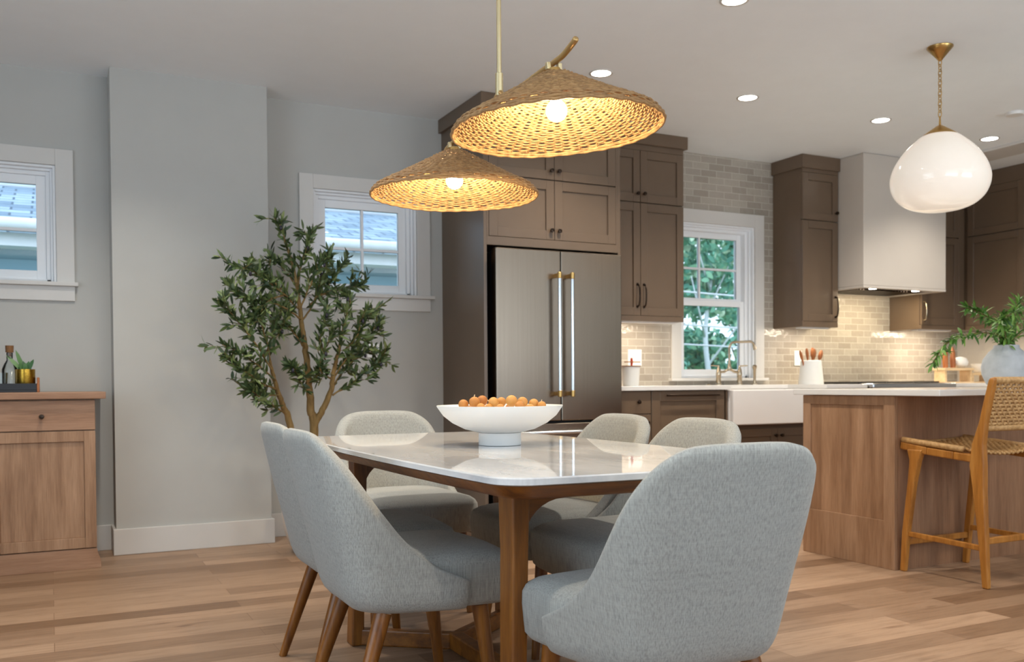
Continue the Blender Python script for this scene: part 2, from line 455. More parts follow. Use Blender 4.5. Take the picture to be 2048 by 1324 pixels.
# ------------------------------------------------------------------ cabinet helpers
def shaker_y(bm, x0, x1, z0, z1, y, t=.02, rail=.058, rec=.011):
    """door whose face looks towards -Y, face plane y"""
    box(bm, x0, x0+rail, y, y+t, z0, z1); box(bm, x1-rail, x1, y, y+t, z0, z1)
    box(bm, x0+rail, x1-rail, y, y+t, z0, z0+rail); box(bm, x0+rail, x1-rail, y, y+t, z1-rail, z1)
    box(bm, x0+rail, x1-rail, y+rec, y+t, z0+rail, z1-rail)
def shaker_x(bm, y0, y1, z0, z1, x, t=.02, rail=.058, rec=.011):
    box(bm, x, x+t, y0, y0+rail, z0, z1); box(bm, x, x+t, y1-rail, y1, z0, z1)
    box(bm, x, x+t, y0+rail, y1-rail, z0, z0+rail); box(bm, x, x+t, y0+rail, y1-rail, z1-rail, z1)
    box(bm, x+rec, x+t, y0+rail, y1-rail, z0+rail, z1-rail)
def knob_y(x, y, z, r=.014, mat='bronze'):
    bm = NB(); lathe(bm, [(.006,0),(.006,-.012),(r*.8,-.014),(r,-.02),(r*.85,-.027),(0,-.029)], 14, (x,y,z), 'Y')
    return mk('knob', bm, mat, auto=50)
def pull_y(x, y, z0, z1, mat='bronze', out=.03, r=.0055):
    bm = NB()
    n = 9; pts = [(x, y, z0)]
    for k in range(n):
        t = k/(n-1); pts.append((x, y-out*(1-.35*abs(2*t-1)**2.5), z0+.006+(z1-z0-.012)*t))
    pts.append((x, y, z1)); tube(bm, pts, r, 8)
    for zz in (z0, z1): lathe(bm, [(.010,0),(.010,-.004)], 10, (x,y,zz), 'Y')
    return mk('handle', bm, mat, auto=60)
def pull_x(x, y, z0, z1, mat='bronze', out=.03, r=.0055):
    bm = NB(); pts = [(x, y, z0)]
    for k in range(9):
        t = k/8; pts.append((x-out*(1-.35*abs(2*t-1)**2.5), y, z0+.006+(z1-z0-.012)*t))
    pts.append((x, y, z1)); tube(bm, pts, r, 8); return mk('handle', bm, mat, auto=60)
G = .0018
def door_y(root, x0, x1, z0, z1, y, hw=None, mat='cab', name='door', rail=.058):
    bm = NB(); shaker_y(bm, x0+G, x1-G, z0+G, z1-G, y, rail=rail)
    d = mk(name, bm, mat, root, bevel=.0012, seg=1)
    if hw is not None: sub(hw, d)
    return d

# ------------------------------------------------------------------ refrigerator surround
t = thing('refrigerator_cabinet', (2.88,5.54,0), 'tall taupe cabinet built around the refrigerator with upper doors and crown', 'cabinet')
bm = NB()
box(bm, 2.40, 2.422, 5.205, YB-.001, 0, CEIL-.002)           # left side panel
box(bm, 3.378, 3.398, 5.205, YB-.001, 0, CEIL-.002)          # right side panel
box(bm, 2.422, 3.378, 5.225, YB-.001, 1.822, CEIL-.002)      # upper box
box(bm, 2.422, 3.378, 5.205, 5.225, 1.812, 1.866); box(bm, 2.422,3.378,5.205,5.225,2.612,CEIL-.002)
box(bm, 2.422, 2.436, 5.205, 5.225, 1.866, 2.612); box(bm, 3.364,3.378,5.205,5.225,1.866,2.612)
box(bm, 2.422, 3.378, YB-.02, YB-.001, 0, 1.812)
mk('carcass', bm, 'cab', t, bevel=.0012, seg=1)
bm = NB(); box(bm, 2.378, 3.40, 5.18, YB-.001, 2.648, CEIL-.001); mk('crown', bm, 'cab', t, bevel=.002)
for a, b, kx in ((2.436,2.90,2.872),(2.90,3.364,2.928)):
    door_y(t, a, b, 1.866, 2.244, 5.203, knob_y(kx, 5.203, 1.925))
    door_y(t, a, b, 2.248, 2.612, 5.203, knob_y(kx, 5.203, 2.305))

# ------------------------------------------------------------------ refrigerator
t = thing('refrigerator', (2.91,5.5,0), 'stainless steel french door refrigerator with two long handles', 'refrigerator')
bm = NB(); box(bm, 2.462, 3.355, 5.215, 5.85, .03, 1.775); mk('case', bm, 'gasket', t, bevel=.004)
bm = NB(); box(bm, 2.47, 3.35, 5.26, 5.30, 0, .05); mk('plinth', bm, 'gasket', t)
def fridge_handle(x):
    bm = NB(); lathe(bm, [(.0125,.905),(.0125,1.612)], 18, (x,5.075,0)); h = mk('handle', bm, 'steel_bright', auto=40)
    caps = []
    for z0, z1 in ((.868,.908),(1.609,1.649)):
        bm = NB(); lathe(bm, [(.0145,z0),(.0145,z1)], 18, (x,5.075,0)); box(bm, x-.011, x+.011, 5.078, 5.142, z0+.007, z1-.007)
        caps.append(mk('handle_cap', bm, 'brass', bevel=.003, auto=40))
    return [h]+caps
for a, b, hx in ((2.452,2.9055,2.862),(2.9105,3.364,2.954)):
    bm = NB(); box(bm, a, b, 5.14, 5.212, .716, 1.79); d = mk('door', bm, 'steel', t, bevel=.006, seg=3)
    for h in fridge_handle(hx): sub(h, d)
for z0, z1 in ((.385,.700),(.06,.370)):
    bm = NB(); box(bm, 2.452, 3.364, 5.14, 5.212, z0, z1); d = mk('freezer_drawer', bm, 'steel', t, bevel=.006, seg=3)
    bm = NB(); tube(bm, [(2.50,5.075,z1-.055),(3.31,5.075,z1-.055)], .0125, 16)
    for hx in (2.52,3.29): box(bm, hx-.012, hx+.012, 5.078, 5.142, z1-.067, z1-.043)
    sub(mk('handle', bm, 'steel_bright', bevel=.002, auto=40), d)

# ------------------------------------------------------------------ wall cabinets on the kitchen wall
YF = 5.545
t = thing('wall_cabinet', (3.78,5.7,1.395), 'taupe double wall cabinet between refrigerator and sink window', 'cabinet')
bm = NB(); box(bm, 3.40, 4.17, YF+.02, YB-.001, 1.395, CEIL-.002)
box(bm, 3.40, 4.17, YF, YF+.02, 1.395, 1.432); box(bm, 3.40,4.17,YF,YF+.02,2.61,CEIL-.002)
mk('carcass', bm, 'cab', t, bevel=.0012, seg=1)
bm = NB(); box(bm, 3.402, 4.192, YF-.025, YB-.001, 2.65, CEIL-.001); mk('crown', bm, 'cab', t, bevel=.002)
bm = NB(); box(bm, 3.5, 4.14, 5.60, 5.66, 1.384, 1.395); mk('light_strip', bm, 'plate', t)
for a, b, kx in ((3.40,3.79,3.762),(3.79,4.17,3.818)):
    door_y(t, a, b, 1.432, 2.236, YF-.002, pull_y(kx, YF-.002, 1.495, 1.655))
    door_y(t, a, b, 2.240, 2.61, YF-.002, knob_y(kx, YF-.002, 2.30))
t = thing('wall_cabinet', (5.51,5.7,1.387), 'narrow taupe wall cabinet between sink window and range hood', 'cabinet')
bm = NB(); box(bm, 5.322, 5.70, YF+.02, YB-.001, 1.387, CEIL-.002)
box(bm, 5.322, 5.70, YF, YF+.02, 1.387, 1.43); box(bm, 5.322,5.70,YF,YF+.02,2.605,CEIL-.002)
mk('carcass', bm, 'cab', t, bevel=.0012, seg=1)
bm = NB(); box(bm, 5.302, 5.705, YF-.02, YB-.001, 2.635, CEIL-.001); mk('crown', bm, 'cab', t, bevel=.002)
bm = NB(); box(bm, 5.36, 5.66, 5.60, 5.66, 1.376, 1.387); mk('light_strip', bm, 'plate', t)
door_y(t, 5.322, 5.70, 1.43, 2.228, YF-.002, pull_y(5.672, YF-.002, 1.47, 1.63))
door_y(t, 5.322, 5.70, 2.232, 2.605, YF-.002, knob_y(5.672, YF-.002, 2.30))
t = thing('wall_cabinet', (6.93,5.7,1.395), 'taupe wall cabinet in the corner right of the range hood', 'cabinet')
bm = NB(); box(bm, 6.662, 7.20, YF+.02, YB-.001, 1.395, CEIL-.002)
box(bm, 6.662, 7.20, YF, YF+.02, 1.395, 1.43); box(bm, 6.662,7.20,YF,YF+.02,2.605,CEIL-.002); box(bm, 7.13,7.20,YF,YF+.02,1.43,2.605)
mk('carcass', bm, 'cab', t, bevel=.0012, seg=1)
bm = NB(); box(bm, 6.70, 7.13, 5.62, 5.68, 1.384, 1.395); mk('light_strip', bm, 'plate', t)
door_y(t, 6.665, 7.13, 1.43, 2.19, YF-.002, pull_y(6.69, YF-.002, 1.47, 1.63, 'nickel'))
door_y(t, 6.665, 7.13, 2.194, 2.605, YF-.002)
t = thing('wall_cabinet', (7.36,5.0,1.395), 'taupe wall cabinet on the right wall behind the leafy vase', 'cabinet')
bm = NB(); box(bm, 7.22, XR-.001, 4.45, YB-.001, 1.396, CEIL-.002); box(bm, 7.20,7.22,4.45,YF-.025,1.395,1.43); box(bm, 7.20,7.22,4.45,YF-.025,2.61,CEIL-.002)
mk('carcass', bm, 'cab', t, bevel=.0012, seg=1)
for a, b in ((4.45,4.985),(4.985,5.515)):
    for z0, z1 in ((1.43,2.20),(2.205,2.61)):
        bm = NB(); shaker_x(bm, a+G, b-G, z0+G, z1-G, 7.198); mk('door', bm, 'cab', t, bevel=.0012, seg=1)

# ------------------------------------------------------------------ range hood
t = thing('range_hood', (6.17,5.58,1.687), 'plain pale plaster range hood reaching the ceiling', 'range hood')
bm = NB(); box(bm, 5.708, 6.645, 5.29, YB-.001, 1.705, CEIL-.002); mk('shell', bm, 'hood', t, bevel=.004)
bm = NB()
box(bm, 5.708, 6.645, 5.29, 5.34, 1.687, 1.705); box(bm, 5.708, 5.76, 5.34, YB-.001, 1.687, 1.705); box(bm, 6.59, 6.645, 5.34, YB-.001, 1.687, 1.705); box(bm, 5.76,6.59,5.83,YB-.001,1.687,1.705)
mk('bottom_rim', bm, 'hood', t)
bm = NB(); box(bm, 5.76, 6.59, 5.34, 5.83, 1.699, 1.704)
for k in range(22):
    x = 5.82+k*.033; box(bm, x, x+.014, 5.46, 5.80, 1.689, 1.699)
mk('vent_filter', bm, 'bronze', t)
for x in (5.93, 6.42):
    bm = NB(); lathe(bm, [(.03,1.693),(.03,1.699)], 20, (x,5.40,0)); mk('hood_lamp', bm, 'led', t)

# ------------------------------------------------------------------ base cabinets, dishwasher, sink, range
ZC = .93
t = thing('base_cabinet', (3.53,5.55,0), 'narrow taupe base cabinet with top drawer beside the refrigerator', 'cabinet')
bm = NB(); box(bm, 3.402, 3.668, 5.265, YB-.001, .10, .898); box(bm, 3.402,3.668,5.33,YB-.001,0,.10); mk('carcass', bm, 'cab', t)
bm = NB(); box(bm, 3.404, 3.666, 5.245, 5.265, .742, .894); d = mk('drawer', bm, 'cab', t, bevel=.0015); sub(knob_y(3.56, 5.245, .822), d)
door_y(t, 3.402, 3.668, .104, .738, 5.245, knob_y(3.63, 5.245, .68))
t = thing('dishwasher', (3.99,5.55,0), 'taupe panelled dishwasher with a long bronze bar handle', 'dishwasher')
bm = NB(); box(bm, 3.672, 4.312, 5.27, YB-.001, .10, .898); box(bm, 3.672,4.312,5.33,YB-.001,0,.10); mk('case', bm, 'cab_in', t)
bm = NB(); shaker_y(bm, 3.674, 4.298, .104, .894, 5.245, rail=.07); d = mk('door', bm, 'cab', t, bevel=.0015, seg=1)
bm = NB(); tube(bm, [(3.78,5.215,.865),(4.23,5.215,.865)], .006, 10)
for x in (3.81,4.20): tube(bm, [(x,5.215,.865),(x,5.246,.865)], .005, 8)
sub(mk('handle', bm, 'bronze', auto=50), d)
t = thing('sink_cabinet', (4.79,5.55,0), 'taupe double door base cabinet under the farmhouse sink', 'cabinet')
bm = NB(); box(bm, 4.316, 5.27, 5.265, YB-.001, .10, .64); box(bm, 4.316,5.27,5.33,YB-.001,0,.10)
box(bm, 4.316,4.33,5.25,YB-.001,.64,.898); box(bm, 5.255,5.27,5.25,YB-.001,.64,.898); mk('carcass', bm, 'cab', t)
for a, b, kx in ((4.318,4.793,4.765),(4.793,5.268,4.821)): door_y(t, a, b, .104, .615, 5.245, knob_y(kx, 5.245, .56))
t = thing('farmhouse_sink', (4.79,5.47,.645), 'white porcelain farmhouse sink with deep front apron', 'sink')
bm = NB()
box(bm, 4.338, 5.25, 5.195, 5.235, .645, .897); box(bm, 4.338,4.37,5.235,5.66,.645,.897); box(bm, 5.218,5.25,5.235,5.66,.645,.897); box(bm, 4.37,5.218,5.63,5.66,.645,.897); box(bm, 4.37,5.218,5.235,5.63,.645,.67)
mk('basin', bm, 'porc', t, bevel=.008, seg=3)
bm = NB(); lathe(bm, [(.045,.671),(.045,.674),(.0,.674)], 20, (4.79,5.45,0)); mk('drain', bm, 'nickel', t)
t = thing('base_cabinet', (5.48,5.55,0), 'taupe base cabinet between sink and range behind the island', 'cabinet')
bm = NB(); box(bm, 5.274, 5.676, 5.265, YB-.001, .10, .898); box(bm, 5.274,5.676,5.33,YB-.001,0,.10); mk('carcass', bm, 'cab', t)
bm = NB(); box(bm, 5.276, 5.674, 5.245, 5.265, .742, .894); d = mk('drawer', bm, 'cab', t, bevel=.0015); sub(knob_y(5.475, 5.245, .822), d)
door_y(t, 5.274, 5.676, .104, .738, 5.245, knob_y(5.31, 5.245, .68))
t = thing('base_cabinet', (7.1,5.55,0), 'taupe base cabinet right of the range in the corner', 'cabinet')
bm = NB(); box(bm, 6.63, XR-.001, 5.265, YB-.001, 0, .898); mk('carcass', bm, 'cab', t)
door_y(t, 6.63, 7.2, .104, .894, 5.245, knob_y(6.67, 5.245, .8))
# worktops
bm = NB(); box(bm, 3.402, 4.338, 5.22, YB-.001, .899, ZC); box(bm, 4.338, 5.25, 5.63, YB-.001, .899, ZC); box(bm, 5.25, 5.678, 5.22, YB-.001, .899, ZC)
tag(mk('countertop', bm, 'quartz', bevel=.003), 'white quartz worktop running around the farmhouse sink', 'countertop')
bm = NB(); box(bm, 6.628, XR-.001, 5.22, YB-.001, .899, ZC)
tag(mk('countertop', bm, 'quartz', bevel=.003), 'white quartz worktop right of the range under the wooden risers', 'countertop')
t = thing('range', (6.15,5.53,0), 'stainless steel gas range with black grates under the hood', 'range')
bm = NB(); box(bm, 5.684, 6.622, 5.20, 5.85, .10, .915); box(bm, 5.72,6.58,5.26,5.85,0,.10); mk('body', bm, 'steel', t, bevel=.004)
bm = NB(); box(bm, 5.684, 6.622, 5.165, 5.30, .895, .937); mk('front_rail', bm, 'steel_bright', t, bevel=.012, seg=4)
bm = NB(); box(bm, 5.73, 6.58, 5.175, 5.2, .25, .72); d = mk('oven_door', bm, 'steel', t, bevel=.004)
bm = NB(); tube(bm, [(5.76,5.14,.70),(6.55,5.14,.70)], .014, 12)
for x in (5.80,6.51): tube(bm, [(x,5.14,.70),(x,5.178,.70)], .008, 8)
sub(mk('handle', bm, 'steel_bright', auto=50), d)
for k in range(6):
    bm = NB(); lathe(bm, [(.024,0),(.022,-.03),(0,-.03)], 16, (5.80+k*.14,5.20,.81), 'Y'); mk('knob', bm, 'steel_bright', t, auto=40)
for k in range(3):
    x0 = 5.695+k*.307; bm = NB()
    for x in (x0+.008, x0+.15, x0+.292): box(bm, x-.006, x+.006, 5.32, 5.84, .932, .948)
    for y in (5.33,5.46,5.58,5.70,5.83): box(bm, x0+.002, x0+.298, y-.006, y+.006, .930, .946)
    for x in (x0+.008, x0+.292):
        for y in (5.33,5.83): box(bm, x-.007,x+.007,y-.007,y+.007,.915,.932)
    mk('burner_grate', bm, 'iron', t)

# ------------------------------------------------------------------ faucet, sprayer, little things at the sink
t = thing('bridge_faucet', (4.76,5.74,ZC), 'brass bridge faucet with tall spout standing behind the sink', 'faucet')
def post(x):
    bm = NB(); lathe(bm, [(.026,ZC),(.026,ZC+.008),(.019,ZC+.014),(.019,ZC+.07),(.0205,ZC+.075),(.0205,ZC+.085),(.016,ZC+.12),(.009,ZC+.135),(.009,ZC+.152),(0,ZC+.154)], 18, (x,5.74,0)); return mk('valve_post', bm, 'nickel', t, auto=40)
pl, prt = post(4.646), post(4.853)
bm = NB(); tube(bm, [(4.646,5.74,ZC+.148),(4.57,5.735,ZC+.152)], [.006,.0045], 8); sub(mk('lever', bm, 'nickel', auto=40), pl)
bm = NB(); tube(bm, [(4.853,5.74,ZC+.148),(4.93,5.735,ZC+.152)], [.006,.0045], 8); sub(mk('lever', bm, 'nickel', auto=40), prt)
bm = NB(); tube(bm, [(4.646,5.74,1.03),(4.70,5.74,1.033),(4.735,5.74,1.05),(4.75,5.74,1.07),(4.765,5.74,1.05),(4.80,5.74,1.033),(4.853,5.74,1.03)], .010, 10); mk('bridge', bm, 'nickel', t, auto=50)
bm = NB()
pts = [(4.752,5.74,1.04),(4.752,5.74,1.22)]
for k in range(1,7):
    a = k/6*math.pi/2; pts.append((4.752+.045*(1-math.cos(a)), 5.735, 1.22+.045*math.sin(a)))
pts += [(4.86,5.72,1.267),(4.935,5.70,1.27),(4.955,5.697,1.258),(4.972,5.695,1.205)]
tube(bm, pts, [.0095]*(len(pts)-2)+[.0095,.013], 12); lathe(bm, [(.016,1.045),(.02,1.055),(.014,1.08),(.0095,1.10)], 16, (4.752,5.74,0))
mk('spout', bm, 'nickel', t, auto=50)
t = thing('side_sprayer', (5.005,5.74,ZC), 'slim brass side sprayer standing right of the bridge faucet', 'sprayer')
bm = NB(); lathe(bm, [(.024,ZC),(.024,ZC+.008),(.012,ZC+.012),(.012,ZC+.03)], 16, (5.005,5.74,0)); mk('base', bm, 'nickel', t, auto=40)
bm = NB(); lathe(bm, [(.010,ZC+.03),(.012,ZC+.12),(.018,ZC+.135),(.019,ZC+.148),(.010,ZC+.158),(0,ZC+.159)], 16, (5.005,5.74,0)); mk('spray_head', bm, 'nickel', t, auto=40)
bm = NB(); lathe(bm, [(.016,ZC),(.018,ZC+.006),(.006,ZC+.013),(0,ZC+.013)], 14, (4.53,5.72,0)); tag(mk('sink_button', bm, 'nickel', auto=40), 'small round metal button on worktop left of the faucet', 'air switch')

t = thing('utensil_crock', (5.465,5.6,ZC), 'tall white ceramic crock holding wooden utensils beside the range', 'crock')
bm = NB(); lathe(bm, [(.0,ZC+.012),(.086,ZC+.012),(.070,ZC+.188),(.074,ZC+.192),(.080,ZC+.188),(.098,ZC+.006),(.095,ZC),(0,ZC)], 32, (5.465,5.6,0)); mk('pot', bm, 'matte_white', t, auto=50)
utl = ['wooden spoon leaning furthest left in white crock','wooden spoon standing second from left in white crock','wooden spatula in the middle of white crock','wooden spoon behind the middle of white crock','wooden spatula leaning furthest right in white crock']
for k, (tx, ty, tz, w) in enumerate([(-.117,0,.268,.012),(-.037,.01,.288,.012),(.022,-.012,.285,.017),(.045,.03,.295,.015),(.112,0,.272,.017)]):
    o = thing('wooden_utensil', (5.465+tx*.3,5.6+ty*.3,ZC+.02), utl[k], 'utensil', 'wooden utensils in the white crock')
    bm = NB(); p0 = Vector((5.465+tx*.28,5.6+ty*.3,ZC+.016)); p1 = Vector((5.465+tx,5.6+ty,ZC+tz)); d = p1-p0
    tube(bm, [p0, p0+d*.72], .007, 8); mk('shaft', bm, 'spoon', o, auto=50)
    bm = NB(); tube(bm, [p0+d*.70,p0+d*.78,p0+d*.9,p1], [.007,w,w*1.05,w*.55], 10); mk('blade', bm, 'spoon', o, auto=50)
t = thing('canister', (3.64,5.45,ZC), 'white canister with a flat lid and red tie right of the refrigerator', 'canister')
bm = NB(); lathe(bm, [(.0,ZC),(.050,ZC),(.056,ZC+.008),(.064,ZC+.135),(.060,ZC+.137),(0,ZC+.137)], 32, (3.64,5.45,0)); mk('pot', bm, 'matte_white', t, auto=50)
bm = NB(); lathe(bm, [(0,ZC+.138),(.070,ZC+.138),(.070,ZC+.142),(0,ZC+.142)], 32, (3.64,5.45,0)); mk('lid', bm, 'spoon', t, auto=40)
red = plain('red_cord', rgb(190,70,46), .6); M['red'] = red
bm = NB(); tube(bm, [(3.64,5.44,ZC+.142),(3.642,5.44,ZC+.17),(3.64,5.44,ZC+.196)], [.007,.010,.007], 8); mk('tie', bm, 'red', t, auto=50)
bm = NB(); tube(bm, [(3.575,5.43,ZC+.168),(3.71,5.435,ZC+.168)], .0035, 8); mk('stick', bm, 'spoon', t, auto=50)
def wall_plate(x0, x1, z0, z1, n, label, y=YB, cat='switch'):
    t = thing('wall_plate', ((x0+x1)/2,y,z0), label, cat)
    bm = NB(); box(bm, x0, x1, y-.007, y-.0005, z0, z1); mk('plate', bm, 'plate', t, bevel=.002)
    w = (x1-x0)/n
    for k in range(n):
        c = x0+w*(k+.5); bm = NB(); box(bm, c-.017, c+.017, y-.010, y-.006, (z0+z1)/2-.034, (z0+z1)/2+.034); mk('rocker', bm, 'plate', t, bevel=.0015)
wall_plate(3.90, 4.022, 1.078, 1.204, 2, 'white double switch plate on tile above the canister')
wall_plate(5.55, 5.63, 1.085, 1.21, 1, 'white outlet plate on tile behind the utensil crock', cat='outlet')
wall_plate(1.865, 1.945, 1.13, 1.22, 1, 'white switch plate on grey wall right of the olive tree')

# wooden risers in the corner
def riser(x0, x1, y0, y1, zt, label):
    t = thing('wooden_riser', ((x0+x1)/2,(y0+y1)/2,ZC), label, 'riser')
    bm = NB(); box(bm, x0, x1, y0, y1, zt-.022, zt); mk('top', bm, 'beech', t, bevel=.003)
    for x in (x0+.012, x1-.037):
        bm = NB(); box(bm, x, x+.025, y0+.01, y1-.01, ZC+.012, zt-.022); mk('leg', bm, 'beech', t, bevel=.002)
    bm = NB(); box(bm, x0, x1, y0, y1, ZC, ZC+.012); mk('base', bm, 'beech', t, bevel=.002)
riser(6.865, 7.235, 5.47, 5.60, 1.062, 'pale wooden riser nearer the range holding servers')
riser(7.25, 7.535, 5.50, 5.63, 1.02, 'lower pale wooden riser behind the grey vase')
for x, lb in ((6.945,'left brown wooden server standing on pale riser'),(7.04,'right brown wooden server standing on pale riser')):
    bm = NB(); tube(bm, [(x,5.53,1.062),(x+.003,5.535,1.13),(x+.008,5.54,1.2),(x+.012,5.545,1.245)], [.021,.024,.02,.006], 12)
    tag(mk('wooden_server', bm, 'spoon', auto=60), lb, 'utensil', 'wooden servers on the riser')
bm = NB(); lathe(bm, [(0,1.062),(.035,1.064),(.062,1.09),(.066,1.115),(.052,1.145),(.02,1.158),(0,1.16)], 24, (7.14,5.535,0)); tag(mk('round_jar', bm, 'matte_white', auto=60), 'white round jar on the taller wooden riser', 'jar')
bm = NB(); lathe(bm, [(0,1.02),(.04,1.02),(.05,1.03),(.08,1.10),(.076,1.10),(.046,1.036),(0,1.03)], 24, (7.44,5.565,0)); tag(mk('small_bowl', bm, 'matte_white', auto=60), 'white bowl on the lower wooden riser', 'bowl')

# ------------------------------------------------------------------ island
t = thing('kitchen_island', (4.85,3.62,0), 'oak kitchen island with panelled end and seating side', 'kitchen island')
X0, X1, Y0, Y1 = 3.79, 5.95, 3.312, 3.945
bm = NB(); box(bm, X0+.022, X1, Y0+.02, Y1, .0, .879); mk('carcass', bm, 'oak_dk', t)
bm = NB()
box(bm, X0, X0+.022, Y0, Y0+.07, 0, .879); box(bm, X0, X0+.022, Y1-.055, Y1, 0, .879)
box(bm, X0, X0+.022, Y0+.07, Y1-.055, .83, .879); box(bm, X0, X0+.022, Y0+.07, Y1-.055, 0, .245)
mk('end_frame', bm, 'oak', t, bevel=.002)
def m_boards():
    m = M['oak'].copy(); m.name = 'oak_boards'; nt = m.node_tree; b = nt.nodes['Principled BSDF']
    lk = b.inputs['Base Color'].links[0]; src = lk.from_socket
    br = nt.nodes.new('ShaderNodeTexBrick'); nt.links.new(coords(nt, (1,1,1), (0,R(90),0)), br.inputs['Vector'])
    br.inputs['Scale'].default_value = 1; br.inputs['Brick Width'].default_value = 9; br.inputs['Row Height'].default_value = .072; br.inputs['Mortar Size'].default_value = 0
    br.inputs['Color1'].default_value = (.82,.78,.75,1); br.inputs['Color2'].default_value = (1.1,1.08,1.05,1)
    nt.links.new(mixc(nt, 1, src, br.outputs['Color'], 'MULTIPLY'), b.inputs['Base Color']); return m
M['oak_boards'] = m_boards()
bm = NB(); box(bm, X0+.010, X0+.0218, Y0+.0702, Y1-.0552, .2452, .8298); mk('end_panel', bm, 'oak_boards', t)
bm = NB(); box(bm, X0+.0225, X1, Y0, Y0+.0195, .0, .879); mk('back_panel', bm, 'oak_dk', t)
bm = NB(); box(bm, 3.765, 6.0, 3.03, 3.995, .881, .912)
tag(mk('island_countertop', bm, 'quartz', bevel=.003), 'white quartz slab on the oak island', 'countertop')

# ------------------------------------------------------------------ counter stool
def bar(bm, p0, p1, a, b, a2=None, b2=None, up=(0,0,1)):
    """rectangular bar, widths a (across) and b (along up-ish)"""
    p0, p1 = Vector(p0), Vector(p1); t_ = (p1-p0).normalized()
    s = t_.cross(Vector(up)); s = s.normalized() if s.length > 1e-4 else Vector((1,0,0)); w = s.cross(t_).normalized()
    a2 = a if a2 is None else a2; b2 = b if b2 is None else b2
    A = [bm.verts.new(p0+s*i*a/2+w*j*b/2) for i,j in ((-1,-1),(1,-1),(1,1),(-1,1))]
    B = [bm.verts.new(p1+s*i*a2/2+w*j*b2/2) for i,j in ((-1,-1),(1,-1),(1,1),(-1,1))]
    bm.faces.new(A[::-1]); bm.faces.new(B)
    for k in range(4): bm.faces.new((A[k],A[(k+1)%4],B[(k+1)%4],B[k]))
def weave(bm, f, nu, nv, du, dv, amp, r):
    """woven cords: f(u,v) -> (point, normal)"""
    for i in range(nu):
        u = (i+.5)/nu; pts = []
        for j in range(nv*2+1):
            v = j/(nv*2); p, n = f(u, v); s = math.cos(math.pi*(j/2*1.0)*1.0+math.pi*i)
            pts.append(p+n*amp*s)
        tube(bm, pts, r, 5)
    for j in range(nv):
        v = (j+.5)/nv; pts = []
        for i in range(nu*2+1):
            u = i/(nu*2); p, n = f(u, v); s = -math.cos(math.pi*(i/2)+math.pi*j)
            pts.append(p+n*amp*s)
        tube(bm, pts, r*1.15, 5)
t = thing('counter_stool', (4.04,3.06,0), 'teak counter stool with woven cord seat and back at the island', 'stool')
def smooth_chain(bm, pts, secs):
    """square-section limb through points with (wx, wy) sections"""
    rings = []
    for p, (a, b) in zip(pts, secs):
        rings.append([bm.verts.new(Vector(p)+Vector((i*a/2, j*b/2, 0))) for i, j in ((-1,-1),(1,-1),(1,1),(-1,1))])
    bm.faces.new(rings[0][::-1]); bm.faces.new(rings[-1])
    for A, B in zip(rings, rings[1:]):
        for k in range(4): bm.faces.new((A[k],A[(k+1)%4],B[(k+1)%4],B[k]))
for sx, xb in ((-1,3.825),(1,4.285)):
    xi = xb - sx*.012
    bm = NB()
    smooth_chain(bm, [(xb,2.825,0),(xb,2.838,.2),(xb-sx*.004,2.862,.45),(xb-sx*.006,2.872,.56),(xb-sx*.006,2.868,.66),(xb-sx*.006,2.845,.76),(xb-sx*.006,2.82,.87),(xb-sx*.006,2.80,.955),(xb-sx*.006,2.796,.968)],
                 [(.026,.032),(.032,.040),(.036,.058),(.036,.075),(.036,.058),(.032,.036),(.030,.034),(.028,.032),(.022,.024)])
    mk('back_leg', bm, 'teak', t, bevel=.007, seg=3)
    bm = NB()
    smooth_chain(bm, [(xb,3.285,0),(xb,3.268,.2),(xb-sx*.003,3.235,.45),(xb-sx*.005,3.218,.56),(xb-sx*.006,3.215,.615)],
                 [(.026,.032),(.032,.036),(.034,.040),(.036,.054),(.036,.090)])
    mk('front_leg', bm, 'teak', t, bevel=.007, seg=3)
    bm = NB()
    smooth_chain2 = [(xi,2.86,.59),(xi,3.0,.60),(xi,3.15,.612),(xi,3.305,.632)]
    for (a, b) in zip(smooth_chain2, smooth_chain2[1:]): bar(bm, a, b, .034, .038)
    mk('seat_rail', bm, 'teak', t, bevel=.006, seg=2)
    bm = NB(); bar(bm, (xb-sx*.002,2.85,.182), (xb-sx*.002,3.27,.192), .018, .026); mk('side_stretcher', bm, 'teak', t, bevel=.004)
bm = NB(); bar(bm, (3.84,2.842,.215), (4.27,2.842,.215), .02, .03); mk('rear_stretcher', bm, 'teak', t, bevel=.004)
bm = NB(); bar(bm, (3.84,3.27,.15), (4.27,3.27,.15), .02, .03); mk('foot_rest', bm, 'teak', t, bevel=.004)
def seat_f(u, v):
    x = 3.845+u*(4.265-3.845); y = 2.885+v*.395; z = .628+.028*v - .018*math.sin(math.pi*u) - .006*math.sin(math.pi*v)
    return Vector((x,y,z)), Vector((0,0,1))
bm = NB(); weave(bm, seat_f, 26, 24, 0, 0, .0046, .0058); mk('woven_seat', bm, 'rush', t, smooth=True)
bm = NB()
for x in (3.83, 4.28): tube(bm, [(x,2.95,.632),(x,3.05,.640),(x,3.18,.650),(x,3.295,.660)], .0145, 10)
tube(bm, [(3.832,3.295,.650),(4.055,3.30,.640),(4.278,3.295,.650)], .013, 10); mk('seat_binding', bm, 'rush', t, smooth=True)
def back_f(u, v):
    x = 3.84+u*(4.27-3.84); z = .745+v*.205; y = 2.848-(z-.745)*.24-.012*math.sin(math.pi*u)
    return Vector((x,y,z)), Vector((0,-1,.2)).normalized()
bm = NB(); weave(bm, back_f, 24, 12, 0, 0, .0055, .0062); mk('woven_back', bm, 'rush', t, smooth=True)
